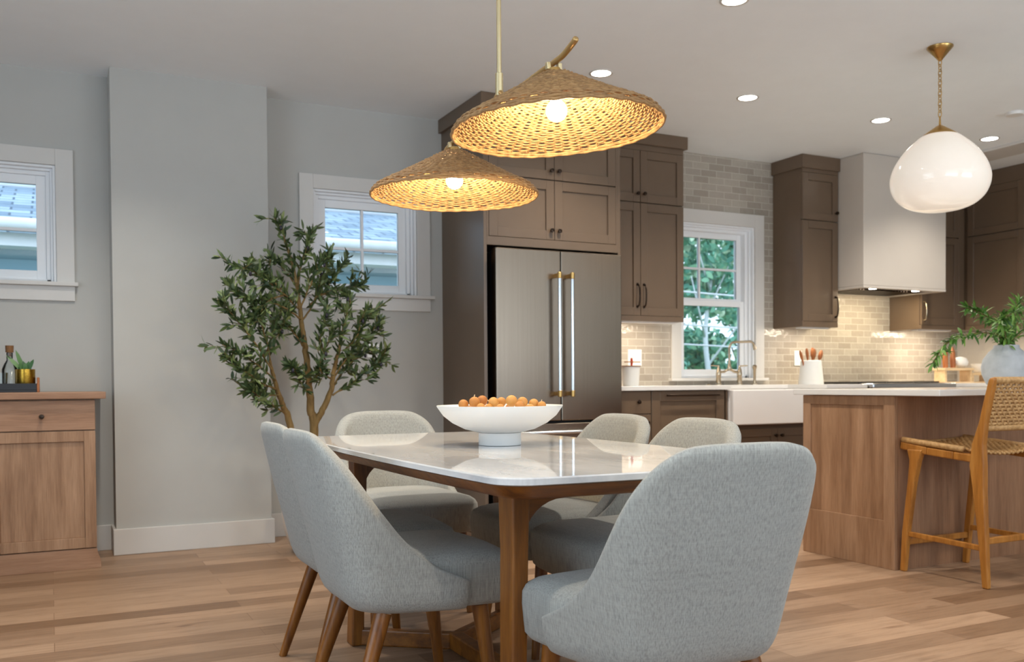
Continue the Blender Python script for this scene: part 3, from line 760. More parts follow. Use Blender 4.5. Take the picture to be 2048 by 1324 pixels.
for z, y in ((.735,2.85),(.955,2.797)):
    bm = NB(); tube(bm, [(3.835,y,z),(4.055,y-.012,z),(4.275,y,z)], .0155, 12); mk('back_rail', bm, 'rush', t, smooth=True)

# ------------------------------------------------------------------ vase with greenery on the island
t = thing('vase', (4.79,3.42,.912), 'round blue grey vase holding green branches on the island', 'vase')
zb = .912
bm = NB(); lathe(bm, [(0,zb),(.075,zb),(.10,zb+.02),(.124,zb+.075),(.128,zb+.115),(.118,zb+.16),(.09,zb+.20),(.066,zb+.222),(.064,zb+.238),(.058,zb+.238),(.058,zb+.22),(.08,zb+.195),(.10,zb+.15),(.10,zb+.05),(0,zb+.03)], 40, (4.79,3.42,0)); mk('body', bm, 'vase', t, auto=60)
def leaf(bm, base, d, n, L, w, curl=.25):
    d = Vector(d).normalized(); n = Vector(n); n = (n-d*n.dot(d)); n = n.normalized() if n.length > 1e-4 else d.orthogonal().normalized()
    s = d.cross(n)
    prof = [(0,.12),(.22,.8),(.5,1),(.78,.7),(1,.0)]
    prev = None
    for a, ww in prof:
        c = Vector(base)+d*(a*L)-n*(curl*L*a*a)
        if ww == 0:
            tip = bm.verts.new(c); bm.faces.new((prev[0],prev[1],tip)); break
        cur = (bm.verts.new(c-s*w*ww/2+n*w*.12*ww), bm.verts.new(c+s*w*ww/2+n*w*.12*ww))
        if prev: bm.faces.new((prev[0],prev[1],cur[1],cur[0]))
        prev = cur
def rv(a=1): return Vector((random.uniform(-a,a),random.uniform(-a,a),random.uniform(-a,a)))
def catmull(pts, k=6):
    P_ = [Vector(p) for p in pts]; P_ = [P_[0]*2-P_[1]]+P_+[P_[-1]*2-P_[-2]]; out = []
    for i in range(1, len(P_)-2):
        for j in range(k):
            s = j/k; a, b, c, d = P_[i-1:i+3]
            out.append(.5*((2*b)+(c-a)*s+(2*a-5*b+4*c-d)*s*s+(3*b-a-3*c+d)*s**3))
    out.append(P_[-2]); return out
def ray_at(x, y, dist):
    """point along the direction of a place in the photo, at a chosen depth"""
    d = _r*((x-1024)/F_PX)-_u*((y-CYP)/F_PX)+_fw
    return Vector((0,0,CAM_Z))+d*dist
mouth = Vector((4.79,3.42,zb+.225))
branches = [([(1990,668,5.15),(1930,670,5.1),(1890,690,5.1),(1868,725,5.1)],.07),
            ([(2005,650,5.2),(1985,640,5.25),(1960,625,5.3),(1935,616,5.3)],.06),
            ([(2022,650,5.3),(2030,620,5.35),(2040,600,5.4)],.06),
            ([(2040,668,5.2),(2075,640,5.2),(2110,640,5.2)],.07),
            ([(2010,665,5.05),(2000,640,4.95),(2030,625,4.9)],.06),
            ([(2030,655,5.4),(2060,600,5.5),(2080,570,5.5)],.06)]
st = NB(); lf = NB()
for pts, L in branches:
    path = catmull([mouth-Vector((0,0,.12)), mouth]+[ray_at(*p) for p in pts], 7)
    tube(st, path, .0028, 5)
    for k in range(8, len(path)):
        p = path[k]; d = (path[k]-path[k-1]).normalized()
        for q in range(5):
            leaf(lf, p+rv(.006), d*.6+rv(.9)+Vector((0,0,-.05)), Vector((0,0,1))+rv(.5), random.uniform(.045,.075), random.uniform(.012,.018))
    leaf(lf, path[-1], path[-1]-path[-3], Vector((0,0,1)), .06, .014)
g = thing('green_branches', (4.79,3.42,zb+.1), 'leafy green branches spilling from the blue grey vase', 'branches')
mk('stem', st, 'bark', g, smooth=True); mk('foliage', lf, 'fern_leaf', g)['kind'] = 'stuff'

# ------------------------------------------------------------------ sideboard and what stands on it
t = thing('sideboard', (-.6,5.6,0), 'light oak sideboard with drawers and panel doors against the wall', 'sideboard')
YS = 5.32
bm = NB(); box(bm, -1.36, .205, YS+.022, YB-.02, .10, .888); mk('carcass', bm, 'oak', t)
bm = NB(); box(bm, -1.41, .26, YS-.03, YB-.018, .889, .925); mk('top', bm, 'oak_h', t, bevel=.003)
bm = NB()
prism(bm, [(-1.38,0),(.228,0),(.226,.04),(.212,.085),(.208,.105),(-1.36,.105)], YS+.004, YS+.03, 'Y'); mk('plinth', bm, 'oak_h', t, bevel=.002)
for k in range(3):
    x1_ = .208-k*.522; x0_ = x1_-.50
    bm = NB(); box(bm, x0_, x1_, YS, YS+.022, .728, .882); d = mk('drawer', bm, 'oak_h', t, bevel=.002)
    sub(knob_y((x0_+x1_)/2, YS, .80, .013), d)
    bm = NB(); shaker_y(bm, x0_, x1_, .11, .722, YS, .022, .055, .010); mk('door', bm, 'oak', t, bevel=.002)
ZS = .925
t = thing('serving_tray', (-.35,5.52,ZS), 'black serving tray with wooden end handles on the sideboard', 'tray')
bm = NB(); box(bm, -.70, -.062, 5.40, 5.64, ZS, ZS+.012)
box(bm, -.70,-.062,5.40,5.41,ZS+.012,ZS+.046); box(bm, -.70,-.062,5.63,5.64,ZS+.012,ZS+.046); box(bm,-.70,-.69,5.41,5.63,ZS+.012,ZS+.046)
mk('body', bm, 'black', t, bevel=.0015)
for x in (-.062,-.712):
    bm = NB(); box(bm, x, x+.012, 5.40, 5.64, ZS, ZS+.05); box(bm, x, x+.012, 5.47, 5.57, ZS+.05, ZS+.078); mk('handle', bm, 'spoon', t, bevel=.003)
t = thing('potted_plant', (-.121,5.5,ZS+.012), 'small green leaves in a hammered gold pot on the black tray', 'potted plant')
z0 = ZS+.0125
bm = NB(); lathe(bm, [(0,z0),(.044,z0),(.046,z0+.005),(.046,z0+.108),(.042,z0+.108),(.042,z0+.095),(0,z0+.095)], 28, (-.115,5.5,0)); mk('pot', bm, 'gold', t, auto=40)
bm = NB()
for a, ln, tilt in ((2.75,.12,.9),(2.3,.125,.45),(.6,.075,.5),(1.0,.06,.3),(3.6,.055,.3),(4.7,.05,.4),(5.5,.06,.6),(2.0,.06,.2)):
    d = Vector((math.cos(a)*tilt, math.sin(a)*tilt*.4, 1)); b0 = Vector((-.115+math.cos(a)*.012,5.5+math.sin(a)*.012,z0+.094))
    leaf(bm, b0, d, Vector((math.cos(a)*-.4,-.9,.3)), ln, .024, .05); leaf(bm, b0+Vector((.003,.005,0)), d, Vector((.8,-.5,.1)), ln*.8, .018, .05)
mk('foliage', bm, 'plant_leaf', t, smooth=True)
def bottle(x, y, h, r, neck, label):
    t = thing('glass_bottle', (x,y,z0), label, 'bottle')
    bm = NB(); lathe(bm, [(0,z0),(r,z0),(r,z0+h*.55),(r*.75,z0+h*.68),(neck,z0+h*.8),(neck,z0+h),(neck-.003,z0+h),(neck-.003,z0+h*.8),(r*.72,z0+h*.67),(r-.004,z0+h*.54),(r-.004,z0+.008),(0,z0+.008)], 28, (x,y,0)); mk('body', bm, 'bottle_glass', t, auto=50)
    bm = NB(); lathe(bm, [(0,z0+h-.02),(neck-.004,z0+h-.02),(neck-.003,z0+h+.001),(neck+.004,z0+h+.002),(neck+.005,z0+h+.038),(0,z0+h+.038)], 18, (x,y,0)); mk('stopper', bm, 'cork', t, auto=40)
bottle(-.188,5.53,.195,.038,.015,'clear glass bottle with cork stopper beside the gold pot')
t = thing('glass_tumbler', (-.215,5.455,z0), 'clear cut glass tumbler at the left edge of the black tray', 'tumbler')
bm = NB(); lathe(bm, [(0,z0),(.034,z0),(.038,z0+.09),(.035,z0+.09),(.031,z0+.012),(0,z0+.012)], 10, (-.232,5.455,0)); mk('body', bm, 'bottle_glass', t)

# ------------------------------------------------------------------ dining table
TX, TY = 1.285, 2.655
t = thing('dining_table', (TX,TY,0), 'walnut dining table with a rounded white marble top', 'dining table')
def outline(hw, hl, r, bow, n=8, side=14):
    pts = []
    def corner(cx, cy, a0):
        for k in range(n+1):
            a = a0+k/n*math.pi/2; pts.append([cx+r*math.cos(a), cy+r*math.sin(a)])
    corner(hw-r, hl-r, 0)
    for k in range(1,side): pts.append([(hw-r)*(1-2*k/side), hl])
    corner(-hw+r, hl-r, math.pi/2)
    for k in range(1,side): pts.append([-hw, (hl-r)*(1-2*k/side)])
    corner(-hw+r, -hl+r, math.pi)
    for k in range(1,side): pts.append([-(hw-r)*(1-2*k/side), -hl])
    corner(hw-r, -hl+r, 1.5*math.pi)
    for k in range(1,side): pts.append([hw, -(hl-r)*(1-2*k/side)])
    return [(x*(1+bow/hw*(1-(y/hl)**2)), y*(1+.012/hl*(1-(x/hw)**2))) for x, y in pts]
def plate(bm, rings):
    """stack of outlines at heights"""
    R_ = [[bm.verts.new((TX+x, TY+y, z)) for x, y in o] for o, z in rings]
    bm.faces.new(R_[0][::-1]); bm.faces.new(R_[-1])
    for A, B in zip(R_, R_[1:]):
        n = len(A)
        for k in range(n): bm.faces.new((A[k],A[(k+1)%n],B[(k+1)%n],B[k]))
ZT = .755
bm = NB(); plate(bm, [(outline(.424,.897,.075,.028),ZT-.019),(outline(.431,.904,.08,.028),ZT-.016),(outline(.431,.904,.08,.028),ZT-.003),(outline(.428,.901,.078,.028),ZT)])
mk('marble_top', bm, 'marble', t, auto=35)
bm = NB(); plate(bm, [(outline(.385,.858,.06,.024),ZT-.052),(outline(.40,.874,.065,.026),ZT-.044),(outline(.424,.897,.075,.028),ZT-.0195)])
mk('wood_frame', bm, 'walnut_h', t, auto=35)
LX, LY = .292, .64
ZU = ZT-.052
for sx in (-1,1):
    for sy in (-1,1):
        cx, cy = TX+.012+sx*LX, TY+sy*LY
        bm = NB()
        smooth_chain(bm, [(cx+sx*.012,cy+sy*.012,0),(cx+sx*.006,cy+sy*.004,.25),(cx,cy,.55),(cx,cy,ZU)], [(.046,.072),(.042,.07),(.044,.074),(.05,.082)])
        mk('leg', bm, 'walnut', t, bevel=.006, seg=3)
        # curved brackets running in towards the other legs
        bm = NB()
        def bracket(L, H):
            pts = [(0,ZU),(L,ZU),(L,ZU-.012)]
            for k in range(9):
                a = k/8*math.pi/2
                pts.append((L*.55-L*.55*math.sin(a)+0, ZU-.03-(H-.03)*(1-math.cos(a))))
            return pts
        poly = bracket(.20,.13)
        prism(bm, [(cx-sx*.02-sx*p[0], p[1]) for p in poly], cy-.018, cy+.018, 'Y')
        mk('bracket', bm, 'walnut_h', t, bevel=.002)
        bm = NB(); ay = TY+sy*.43; bar(bm, (cx+sx*.006,cy+sy*.006,.03), (TX+.012+sx*.012,ay,.03), .04, .06); mk('foot_stretcher', bm, 'walnut_h', t, bevel=.006, seg=2)
bm = NB(); bar(bm, (TX+.012,TY-.44,.031), (TX+.012,TY+.44,.031), .05, .06); mk('centre_stretcher', bm, 'walnut_h', t, bevel=.006)

# ------------------------------------------------------------------ dining chairs
def cinterp(x, xs, ys):
    """smooth interpolation through points"""
    if x <= xs[0]: return ys[0]
    if x >= xs[-1]: return ys[-1]
    for i in range(len(xs)-1):
        if x <= xs[i+1]:
            h = xs[i+1]-xs[i]; s = (x-xs[i])/h
            def m(j):
                if j == 0: return (ys[1]-ys[0])/(xs[1]-xs[0])
                if j == len(xs)-1: return (ys[-1]-ys[-2])/(xs[-1]-xs[-2])
                return (ys[j+1]-ys[j-1])/(xs[j+1]-xs[j-1])
            a, b = m(i)*h, m(i+1)*h
            return (2*s**3-3*s*s+1)*ys[i]+(s**3-2*s*s+s)*a+(-2*s**3+3*s*s)*ys[i+1]+(s**3-s*s)*b
CB = lambda z: cinterp(z, [.29,.34,.45,.60,.72,.825], [-.165,-.192,-.215,-.25,-.275,-.297])
CW = lambda z: cinterp(z, [.29,.33,.40,.50,.70,.825], [.188,.212,.224,.234,.251,.250])
RX, RY, FY, SA = .09, .10, .115, .165
TOPS = ([0,.09,.16,.20,.235,.27,.305,.35,.40,.445,.485,.52,.545], [.832,.831,.824,.802,.765,.695,.612,.525,.472,.438,.418,.402,.392])
CS = 1.02
ZM = lambda z: .958-(.958-z)*.945
def shell_pt(s, v, inset=0):
    zt = cinterp(abs(s), *TOPS); zb_ = .302+.012*max(0,1-abs(s)/.3)
    z = zb_+(zt-zb_)*v
    b, w = CB(z)+inset, CW(z)-inset
    a = abs(s); arc = .145; side = .545-SA-arc
    if a <= SA: x, y = a/SA*(w-RX), b-.012*(1-(a/SA)**2)*min(1,(z-.29)/.15)
    elif a <= SA+arc:
        th = (a-SA)/arc*math.pi/2; x = w-RX+RX*math.sin(th); y = b+RY-RY*math.cos(th)
    else:
        q = (a-SA-arc)/side; x = w+.024*min(1,q*1.3); y = b+RY+q*(FY-b-RY)
    return Vector(((math.copysign(x, s) if s else 0)*CS, y*CS, ZM(z)))
def chair_back():
    bm = NB(); NS, NV = 44, 12
    out = [[None]*(NV+1) for _ in range(NS+1)]; inn = [[None]*(NV+1) for _ in range(NS+1)]
    th = .036
    for i in range(NS+1):
        s = -.545+1.09*i/NS
        for j in range(NV+1):
            v = j/NV
            t_ = th*(1-.25*max(0,(abs(s)-.4)/.145))
            out[i][j] = bm.verts.new(shell_pt(s, v)); inn[i][j] = bm.verts.new(shell_pt(s, v, t_)+Vector((0,0,-.004 if j == NV else 0)))
    for i in range(NS):
        for j in range(NV):
            bm.faces.new((out[i][j],out[i+1][j],out[i+1][j+1],out[i][j+1]))
            bm.faces.new((inn[i][j],inn[i][j+1],inn[i+1][j+1],inn[i+1][j]))
        bm.faces.new((out[i][NV],out[i+1][NV],inn[i+1][NV],inn[i][NV])); bm.faces.new((out[i][0],inn[i][0],inn[i+1][0],out[i+1][0]))
    for i in (0, NS):
        for j in range(NV): bm.faces.new((out[i][j],out[i][j+1],inn[i][j+1],inn[i][j]))
    return bm
def chair_seat():
    """thick cushion, domed on top"""
    bm = NB(); rings = []
    def pl(sc, yb, yf, w, wf):
        pts = []
        def c(cx, cy, rx, ry, a0, n=6):
            for k in range(n+1):
                a = a0+k/n*math.pi/2; pts.append((cx+rx*math.cos(a), cy+ry*math.sin(a)))
        r = .06*sc; rb = .09
        c(wf-r, yf-r, r, r, 0); 
        for k in range(1,6): pts.append(((wf-r)*(1-2*k/6), yf+.012*math.sin(math.pi*k/6)))
        c(-wf+r, yf-r, r, r, math.pi/2); c(-w+rb, yb+rb, rb, rb, math.pi); c(w-rb, yb+rb, rb, rb, 1.5*math.pi)
        return pts
    lay = [(.306,.86,-.14,.235,.19,.205),(.310,.95,-.15,.252,.20,.22),(.325,1,-.16,.265,.205,.23),(.40,1,-.17,.270,.208,.236),(.430,1,-.17,.268,.208,.235),(.446,1,-.172,.259,.206,.229),(.459,1,-.175,.240,.2,.215),(.468,1,-.178,.212,.19,.19),(.475,1,-.17,.165,.16,.15),(.479,.8,-.13,.10,.11,.09)]
    for z, sc, yb, yf, w, wf in lay:
        rings.append([bm.verts.new((x*CS, y*CS, ZM(z))) for x, y in pl(sc, yb, yf, w, wf)])
    bm.faces.new(rings[0][::-1]); bm.faces.new(rings[-1])
    for A, B in zip(rings, rings[1:]):
        n = len(A)
        for k in range(n): bm.faces.new((A[k],A[(k+1)%n],B[(k+1)%n],B[k]))
    return bm
def make_chair(label):
    t = thing('dining_chair', (0,0,0), label, 'chair', 'upholstered chairs around the dining table', local=True)
    o = mk('backrest', chair_back(), 'linen', t, smooth=True)
    s = o.modifiers.new('s', 'SUBSURF'); s.levels = 1; s.render_levels = 1
    mk('seat', chair_seat(), 'linen', t, auto=50)
    for x0, y0, x1, y1 in ((-.165,-.105,-.205,-.215),(.165,-.105,.205,-.215),(-.185,.165,-.205,.205),(.185,.165,.205,.205)):
        x0 *= CS; y0 *= CS; x1 *= CS; y1 *= CS
        bm = NB(); tube(bm, [(x0,y0,ZM(.305)),(x0+(x1-x0)*.5,y0+(y1-y0)*.5,.175),(x1,y1,0)], [.0235,.019,.0135], 16); mk('leg', bm, 'walnut', t, auto=50)
    return t
def copy_tree(o, parent=None):
    c = o.copy(); COL.objects.link(c); c.parent = parent
    for ch in list(o.children): copy_tree(ch, c)
    return c
SPOTS = [((1.245,1.75),0,'big chair at the near end seen from behind, its back to the viewer'),
         ((.90,2.55),-90,'chair on the left long side nearer the viewer, seen from its side'),
         ((.94,3.07),-90,'chair on the left long side mostly hidden behind the nearer chair'),
         ((1.70,3.04),90,'chair on the right long side nearer the refrigerator, facing left'),
         ((1.695,2.53),90,'chair on the right long side nearer the island, just behind the big chair'),
         ((1.35,3.75),180,'chair at the far end of the table beside the olive tree, facing the viewer')]
proto = make_chair(SPOTS[0][2])
for i, ((x, y), a, lb) in enumerate(SPOTS):
    o = proto if i == 0 else copy_tree(proto)
    o.location = (x, y, 0); o.rotation_euler = (0,0,R(a)); o['label'] = lb

# ------------------------------------------------------------------ fruit bowl
BX, BY = 1.315, 2.735
t = thing('pedestal_bowl', (BX,BY,ZT), 'wide white pedestal bowl full of fruit on the marble table', 'bowl')
zr = .885
bm = NB(); lathe(bm, [(0,ZT+.001),(.069,ZT+.001),(.0695,ZT+.003),(.0695,.796),(0,.796)], 48, (BX,BY,0)); mk('foot', bm, 'matte_white', t, auto=40)
bm = NB(); lathe(bm, [(0,.7965),(.07,.797),(.115,.808),(.155,.828),(.185,.852),(.206,.882),(.206,.885),(.201,.885),(.18,.858),(.15,.838),(.11,.824),(.06,.817),(0,.815)], 64, (BX,BY,0)); mk('dish', bm, 'matte_white', t, auto=40)
def m_fruit():
    m, nt, b = new_mat('brown_orange_fruit_skin')
    oi = nt.nodes.new('ShaderNodeObjectInfo')
    n = noise(nt, coords(nt), 45, 4)
    c = ramp(nt, oi.outputs['Random'], [(0,rgb(168,104,38)),(.5,rgb(184,128,58)),(1,rgb(198,148,78))])
    nt.links.new(mixc(nt, .8, c, ramp(nt, n, [(.3,(.66,.5,.4,1)),(.55,(1,1,1,1)),(.75,(1.1,1.05,.95,1))]), 'MULTIPLY'), b.inputs['Base Color'])
    b.inputs['Roughness'].default_value = .5; bump(nt, b, n, .15, .002); return m
M['fruit'] = m_fruit()
FR = [(926.9,809,10.2,2.97,'left end of the pile, with stub of stalk'),(948.9,804.6,11.3,2.95,'second from the left, on top'),(964.5,801.6,10.8,3.03,'behind and right of second fruit'),
      (987,804.6,10.5,2.96,'pale, fourth along the top'),(1002.6,804,9.8,3.0,'small, tucked left of the highest fruit'),(1023,801.9,11.8,2.95,'largest and highest in the pile'),
      (1045,804.4,10.8,2.99,'deep orange, right of the highest fruit'),(1067.6,807.3,10.0,3.0,'yellowish, second from the right'),(1083.7,811,8.8,2.98,'right end of the pile'),
      (961.8,815.2,9.0,2.9,'low at the rim below the second fruit'),(1000.4,817,9.4,2.89,'low at the rim, lowest in the middle'),(1039.7,812.2,10.2,2.9,'yellow, low in front of the deep orange one'),
      (978,815.5,8.5,2.95,'low behind the rim, left of middle'),(1020,816,9.5,3.06,'buried behind the middle of the rim'),(1060,817,9.5,2.92,'buried low below the yellowish fruit'),(943,818,9,3.0,'buried low behind the rim at left')]
me0 = None
for k, (px, py, pr_, dist, lb) in enumerate(FR):
    p = ray_at(px, py, dist); rr = pr_/F_PX*dist
    if me0 is None:
        bm = NB(); lathe(bm, [(0,-1)]+[(math.sin(math.pi*i/12), -math.cos(math.pi*i/12)) for i in range(1,12)]+[(0,1)], 20)
        o = mk('fruit', bm, 'fruit', smooth=True); me0 = o.data
    else:
        o = bpy.data.objects.new('fruit', me0); COL.objects.link(o)
    o.location = p; o.scale = (rr,rr,rr*.98); o.rotation_euler = (random.uniform(0,3),random.uniform(0,3),0)
    tag(o, 'round brown orange fruit in white bowl, '+lb, 'fruit', 'fruit in the white bowl')
    if k in (1, 3, 8):
        bm = NB(); tube(bm, [(-.95,0,0),(-1.35,.1,.1)], [.12,.07], 6); s_ = mk('stalk', bm, 'beech', o); s_.rotation_euler = (0,0,.3)

# ------------------------------------------------------------------ wicker chandelier over the table
PX, PY = 1.285, 2.66
t = thing('wicker_chandelier', (PX,PY,CEIL), 'brass chandelier with two wide wicker cone shades above the table', 'chandelier')
bm = NB(); tube(bm, [(PX,PY,CEIL-.02),(PX,PY,1.93)], .0075, 12); mk('pole', bm, 'brass_pale', t, auto=50)
bm = NB(); lathe(bm, [(.0,CEIL-.001),(.065,CEIL-.001),(.065,CEIL-.012),(.02,CEIL-.03),(0,CEIL-.03)], 32, (PX,PY,0)); mk('canopy', bm, 'brass_pale', t, auto=40)
bm = NB(); lathe(bm, [(.0125,1.865),(.0125,1.935),(.009,1.937)], 16, (PX,PY,0)); mk('collar', bm, 'brass_pale', t, auto=40)
def arm(pts):
    bm = NB(); P_ = catmull(pts, 6); tube(bm, P_, [.0085]*(len(P_)-1)+[.007], 10); mk('arm', bm, 'arm_brass', t, smooth=True)
arm([(PX,PY,1.878),(PX,2.60,1.845),(PX,2.516,1.850),(PX,2.40,1.856),(PX,2.298,1.860),(PX,2.25,1.864),(PX,2.195,1.880),(PX,2.18,1.887)])
arm([(PX,PY,1.878),(PX+.003,2.74,1.842),(PX+.01,2.90,1.826),(PX+.016,3.05,1.819),(PX+.018,3.10,1.816),(PX+.018,3.15,1.806)])
SH_R = [(.043,.150),(.10,.118),(.16,.085),(.22,.053),(.262,.033),(.288,.018),(.297,0)]
def shade_pt(u):
    rs = [a for a, b in SH_R]; zs = [b for a, b in SH_R]
    k = u*(len(SH_R)-1); i = min(int(k), len(SH_R)-2); f_ = k-i
    return rs[i]+(rs[i+1]-rs[i])*f_, zs[i]+(zs[i+1]-zs[i])*f_
def shade_mesh():
    bm = NB(); NR = 50
    import itertools
    # lengths along the profile so rows are evenly spaced
    prof = [shade_pt(i/300) for i in range(301)]
    acc = [0]
    for a, b in zip(prof, prof[1:]): acc.append(acc[-1]+math.hypot(b[0]-a[0], b[1]-a[1]))
    def at(d):
        for i in range(300):
            if acc[i+1] >= d:
                q = (d-acc[i])/(acc[i+1]-acc[i]); return [prof[i][c]+(prof[i+1][c]-prof[i][c])*q for c in (0,1)]
        return list(prof[-1])
    tot = acc[-1]; nst = 66
    for k in range(NR):
        r, z = at(tot*k/(NR-1)); pts = []
        big = k >= NR-2
        stakes = nst if r > .14 else nst//2
        n = stakes*4
        jit = random.uniform(-.3,.3)
        for i in range(n):
            a = 2*math.pi*i/n; s = math.cos(stakes/2*a+math.pi*k)
            d = .0022*s if not big else .0014*math.cos(stakes/2*a*1.0+math.pi*k)
            pts.append(((r+d*.45)*math.cos(a), (r+d*.45)*math.sin(a), z+d*.9+.0012*math.sin(a*5+jit*9)))
        tube(bm, pts, .0032 if not big else .0050, 5, closed=True)
    for i in range(nst):
        a = 2*math.pi*(i+.5)/nst; pts = []
        for k in range(12):
            d = tot*(.02+.98*k/11) if i % 2 == 0 else tot*(.36+.64*k/11)
            r, z = at(d); pts.append((r*math.cos(a), r*math.sin(a), z))
        tube(bm, pts, .0024, 4)
    return bm
def bulb(r, parent, cx, cy, cz):
    bm = NB(); prof = [(0,-r)]+[(r*math.sin(math.pi*i/14), -r*math.cos(math.pi*i/14)) for i in range(1,12)]+[(.014,r*1.05),(.013,r*1.35),(0,r*1.35)]
    lathe(bm, prof, 24, (cx,cy,cz)); b = mk('bulb', bm, 'bulb', smooth=True)
    return b
shade_me = None
for (sx_, sy, sz, tilt) in ((PX,2.285,1.667,(R(-1.5),R(-3))),(PX+.018,3.07,1.629,(0,0))):
    if shade_me is None:
        so = mk('wicker_shade', shade_mesh(), 'wicker', t, smooth=True); shade_me = so.data
    else:
        so = bpy.data.objects.new('wicker_shade', shade_me); COL.objects.link(so); so.parent = t
    so.location = Vector((sx_,sy,sz))-t.location; so.rotation_euler = (tilt[0],tilt[1],0)
    bm = NB(); lathe(bm, [(.0,.170),(.018,.170),(.020,.156),(.046,.152),(.047,.146),(.020,.143),(.016,.10),(0,.10)], 20); f = mk('socket_cap', bm, 'brass', auto=40); f.parent = so
    bm = NB()
    for s_ in (-1,1): box(bm, s_*.018-.006, s_*.018+.006, -.007, .007, .166, .186)
    f = mk('shade_holder', bm, 'brass_pale', bevel=.002); f.parent = so
    bz = .052
    b_ = bulb(.03, so, 0, 0, bz); b_.parent = so
    ld = bpy.data.lights.new('pendant_glow', 'POINT'); ld.energy = 14; ld.color = (1,.81,.52); ld.shadow_soft_size = .035
    lo = bpy.data.objects.new('pendant_glow', ld); COL.objects.link(lo); lo.location = (sx_,sy,sz+.012)

# ------------------------------------------------------------------ globe pendant over the island
GX, GY = 4.29, 3.455
t = thing('globe_pendant', (GX,GY,CEIL), 'white opal glass pendant hanging on a chain over the island', 'pendant lamp')
bm = NB(); lathe(bm, [(0,CEIL-.001),(.066,CEIL-.001),(.066,CEIL-.006),(.045,CEIL-.03),(.018,CEIL-.062),(.008,CEIL-.075),(0,CEIL-.076)], 32, (GX,GY,0)); mk('canopy', bm, 'brass', t, auto=50)
zt_ = CEIL-.072; zend = 2.37; n = 11; step = (zt_-zend)/n
for k in range(n):
    zc = zt_-step*(k+.5); bm = NB(); pts = []
    for i in range(16):
        a = 2*math.pi*i/16; u_, v_ = .0095*math.cos(a), (step*.5+.0065)*math.sin(a)
        pts.append((GX+(u_ if k % 2 else 0), GY+(0 if k % 2 else u_), zc+v_))
    tube(bm, pts, .0025, 6, closed=True); mk('chain_link', bm, 'brass', t, smooth=True)
bm = NB(); lathe(bm, [(0,2.372),(.004,2.37),(.006,2.325),(.022,2.315),(.085,2.272),(.086,2.268),(0,2.268)], 32, (GX,GY,0)); mk('cap', bm, 'brass', t, auto=50)
bm = NB(); prof = [(0,2.272),(.08,2.270),(.13,2.235),(.185,2.18),(.225,2.12),(.247,2.06),(.25,2.02),(.24,1.975),(.215,1.932),(.17,1.895),(.11,1.873),(.05,1.865),(0,1.864)]
pts2 = catmull([(a,0,b) for a, b in prof], 3); lathe(bm, [(max(0,p.x),p.z) for p in pts2][::-1], 48, (GX,GY,0))
m, nt, b = new_mat('opal_glass'); b.inputs['Base Color'].default_value = rgb(238,230,220); b.inputs['Roughness'].default_value = .06
b.inputs['Emission Color'].default_value = (1,.88,.74,1); b.inputs['Emission Strength'].default_value = .3; M['opal'] = m
mk('glass_globe', bm, 'opal', t, smooth=True)

# ------------------------------------------------------------------ recessed ceiling lights
spots = [(2.87,4.59),(3.95,4.59),(5.12,4.595),(6.245,4.6),(2.89,3.45),(.3,3.45),(.3,4.6),(5.0,1.6),(2.9,1.2),(.3,1.0)]  # last five are unseen lamps added to light the room
slab = ['recessed ceiling light directly above the refrigerator','recessed ceiling light between refrigerator and sink window','recessed ceiling light in front of the range hood','recessed ceiling light right of the globe pendant','recessed ceiling light cut by the top edge of the photo']
for k, (x, y) in enumerate(spots):
    if True:
        t = thing('recessed_light', (x,y,CEIL), slab[k] if k < 5 else 'unseen recessed ceiling light added to light the room', 'ceiling light', 'recessed ceiling lights')
        bm = NB(); prof = [(.055,CEIL-.0005),(.069,CEIL-.0005),(.068,CEIL-.004),(.056,CEIL-.004)]
        n = 32; rg = [[bm.verts.new((x+r*math.cos(2*math.pi*i/n), y+r*math.sin(2*math.pi*i/n), z)) for i in range(n)] for r, z in prof]
        for q in range(4):
            A, B = rg[q], rg[(q+1)%4]
            for i in range(n): bm.faces.new((A[i],A[(i+1)%n],B[(i+1)%n],B[i]))
        mk('trim_ring', bm, 'trim', t, smooth=True)
        bm = NB(); lathe(bm, [(0,CEIL-.0005),(.056,CEIL-.0005),(.056,CEIL-.0025),(0,CEIL-.0025)], 32, (x,y,0)); mk('lens', bm, 'led', t)
    d = bpy.data.lights.new('downlight', 'SPOT'); d.energy = 78; d.spot_size = R(125); d.spot_blend = .9; d.color = (1,.91,.79); d.shadow_soft_size = .05
    o = bpy.data.objects.new('downlight', d); COL.objects.link(o); o.location = (x,y,CEIL-.02)
bm = NB(); lathe(bm, [(0,CEIL-.001),(.055,CEIL-.001),(.052,CEIL-.02),(0,CEIL-.022)], 24, (5.79,4.08,0)); tag(mk('smoke_detector', bm, 'plate', auto=40), 'flat round smoke detector on ceiling right of the globe pendant', 'smoke detector')

# under-cabinet and hood lamps
area('undercabinet_glow', (3.8,5.64,1.38), (0,.25,-1), .6, .04, 3.5, (1,.84,.64))
area('undercabinet_glow', (5.51,5.64,1.372), (0,.25,-1), .3, .04, 2.0, (1,.84,.64))
area('undercabinet_glow', (6.92,5.66,1.38), (0,.25,-1), .4, .04, 3.0, (1,.84,.64))
area('undercabinet_glow', (7.36,4.95,1.385), (.25,0,-1), .04, .9, 4, (1,.84,.64))
area('hood_glow', (6.17,5.45,1.68), (0,.25,-1), .6, .08, 9, (1,.82,.54))

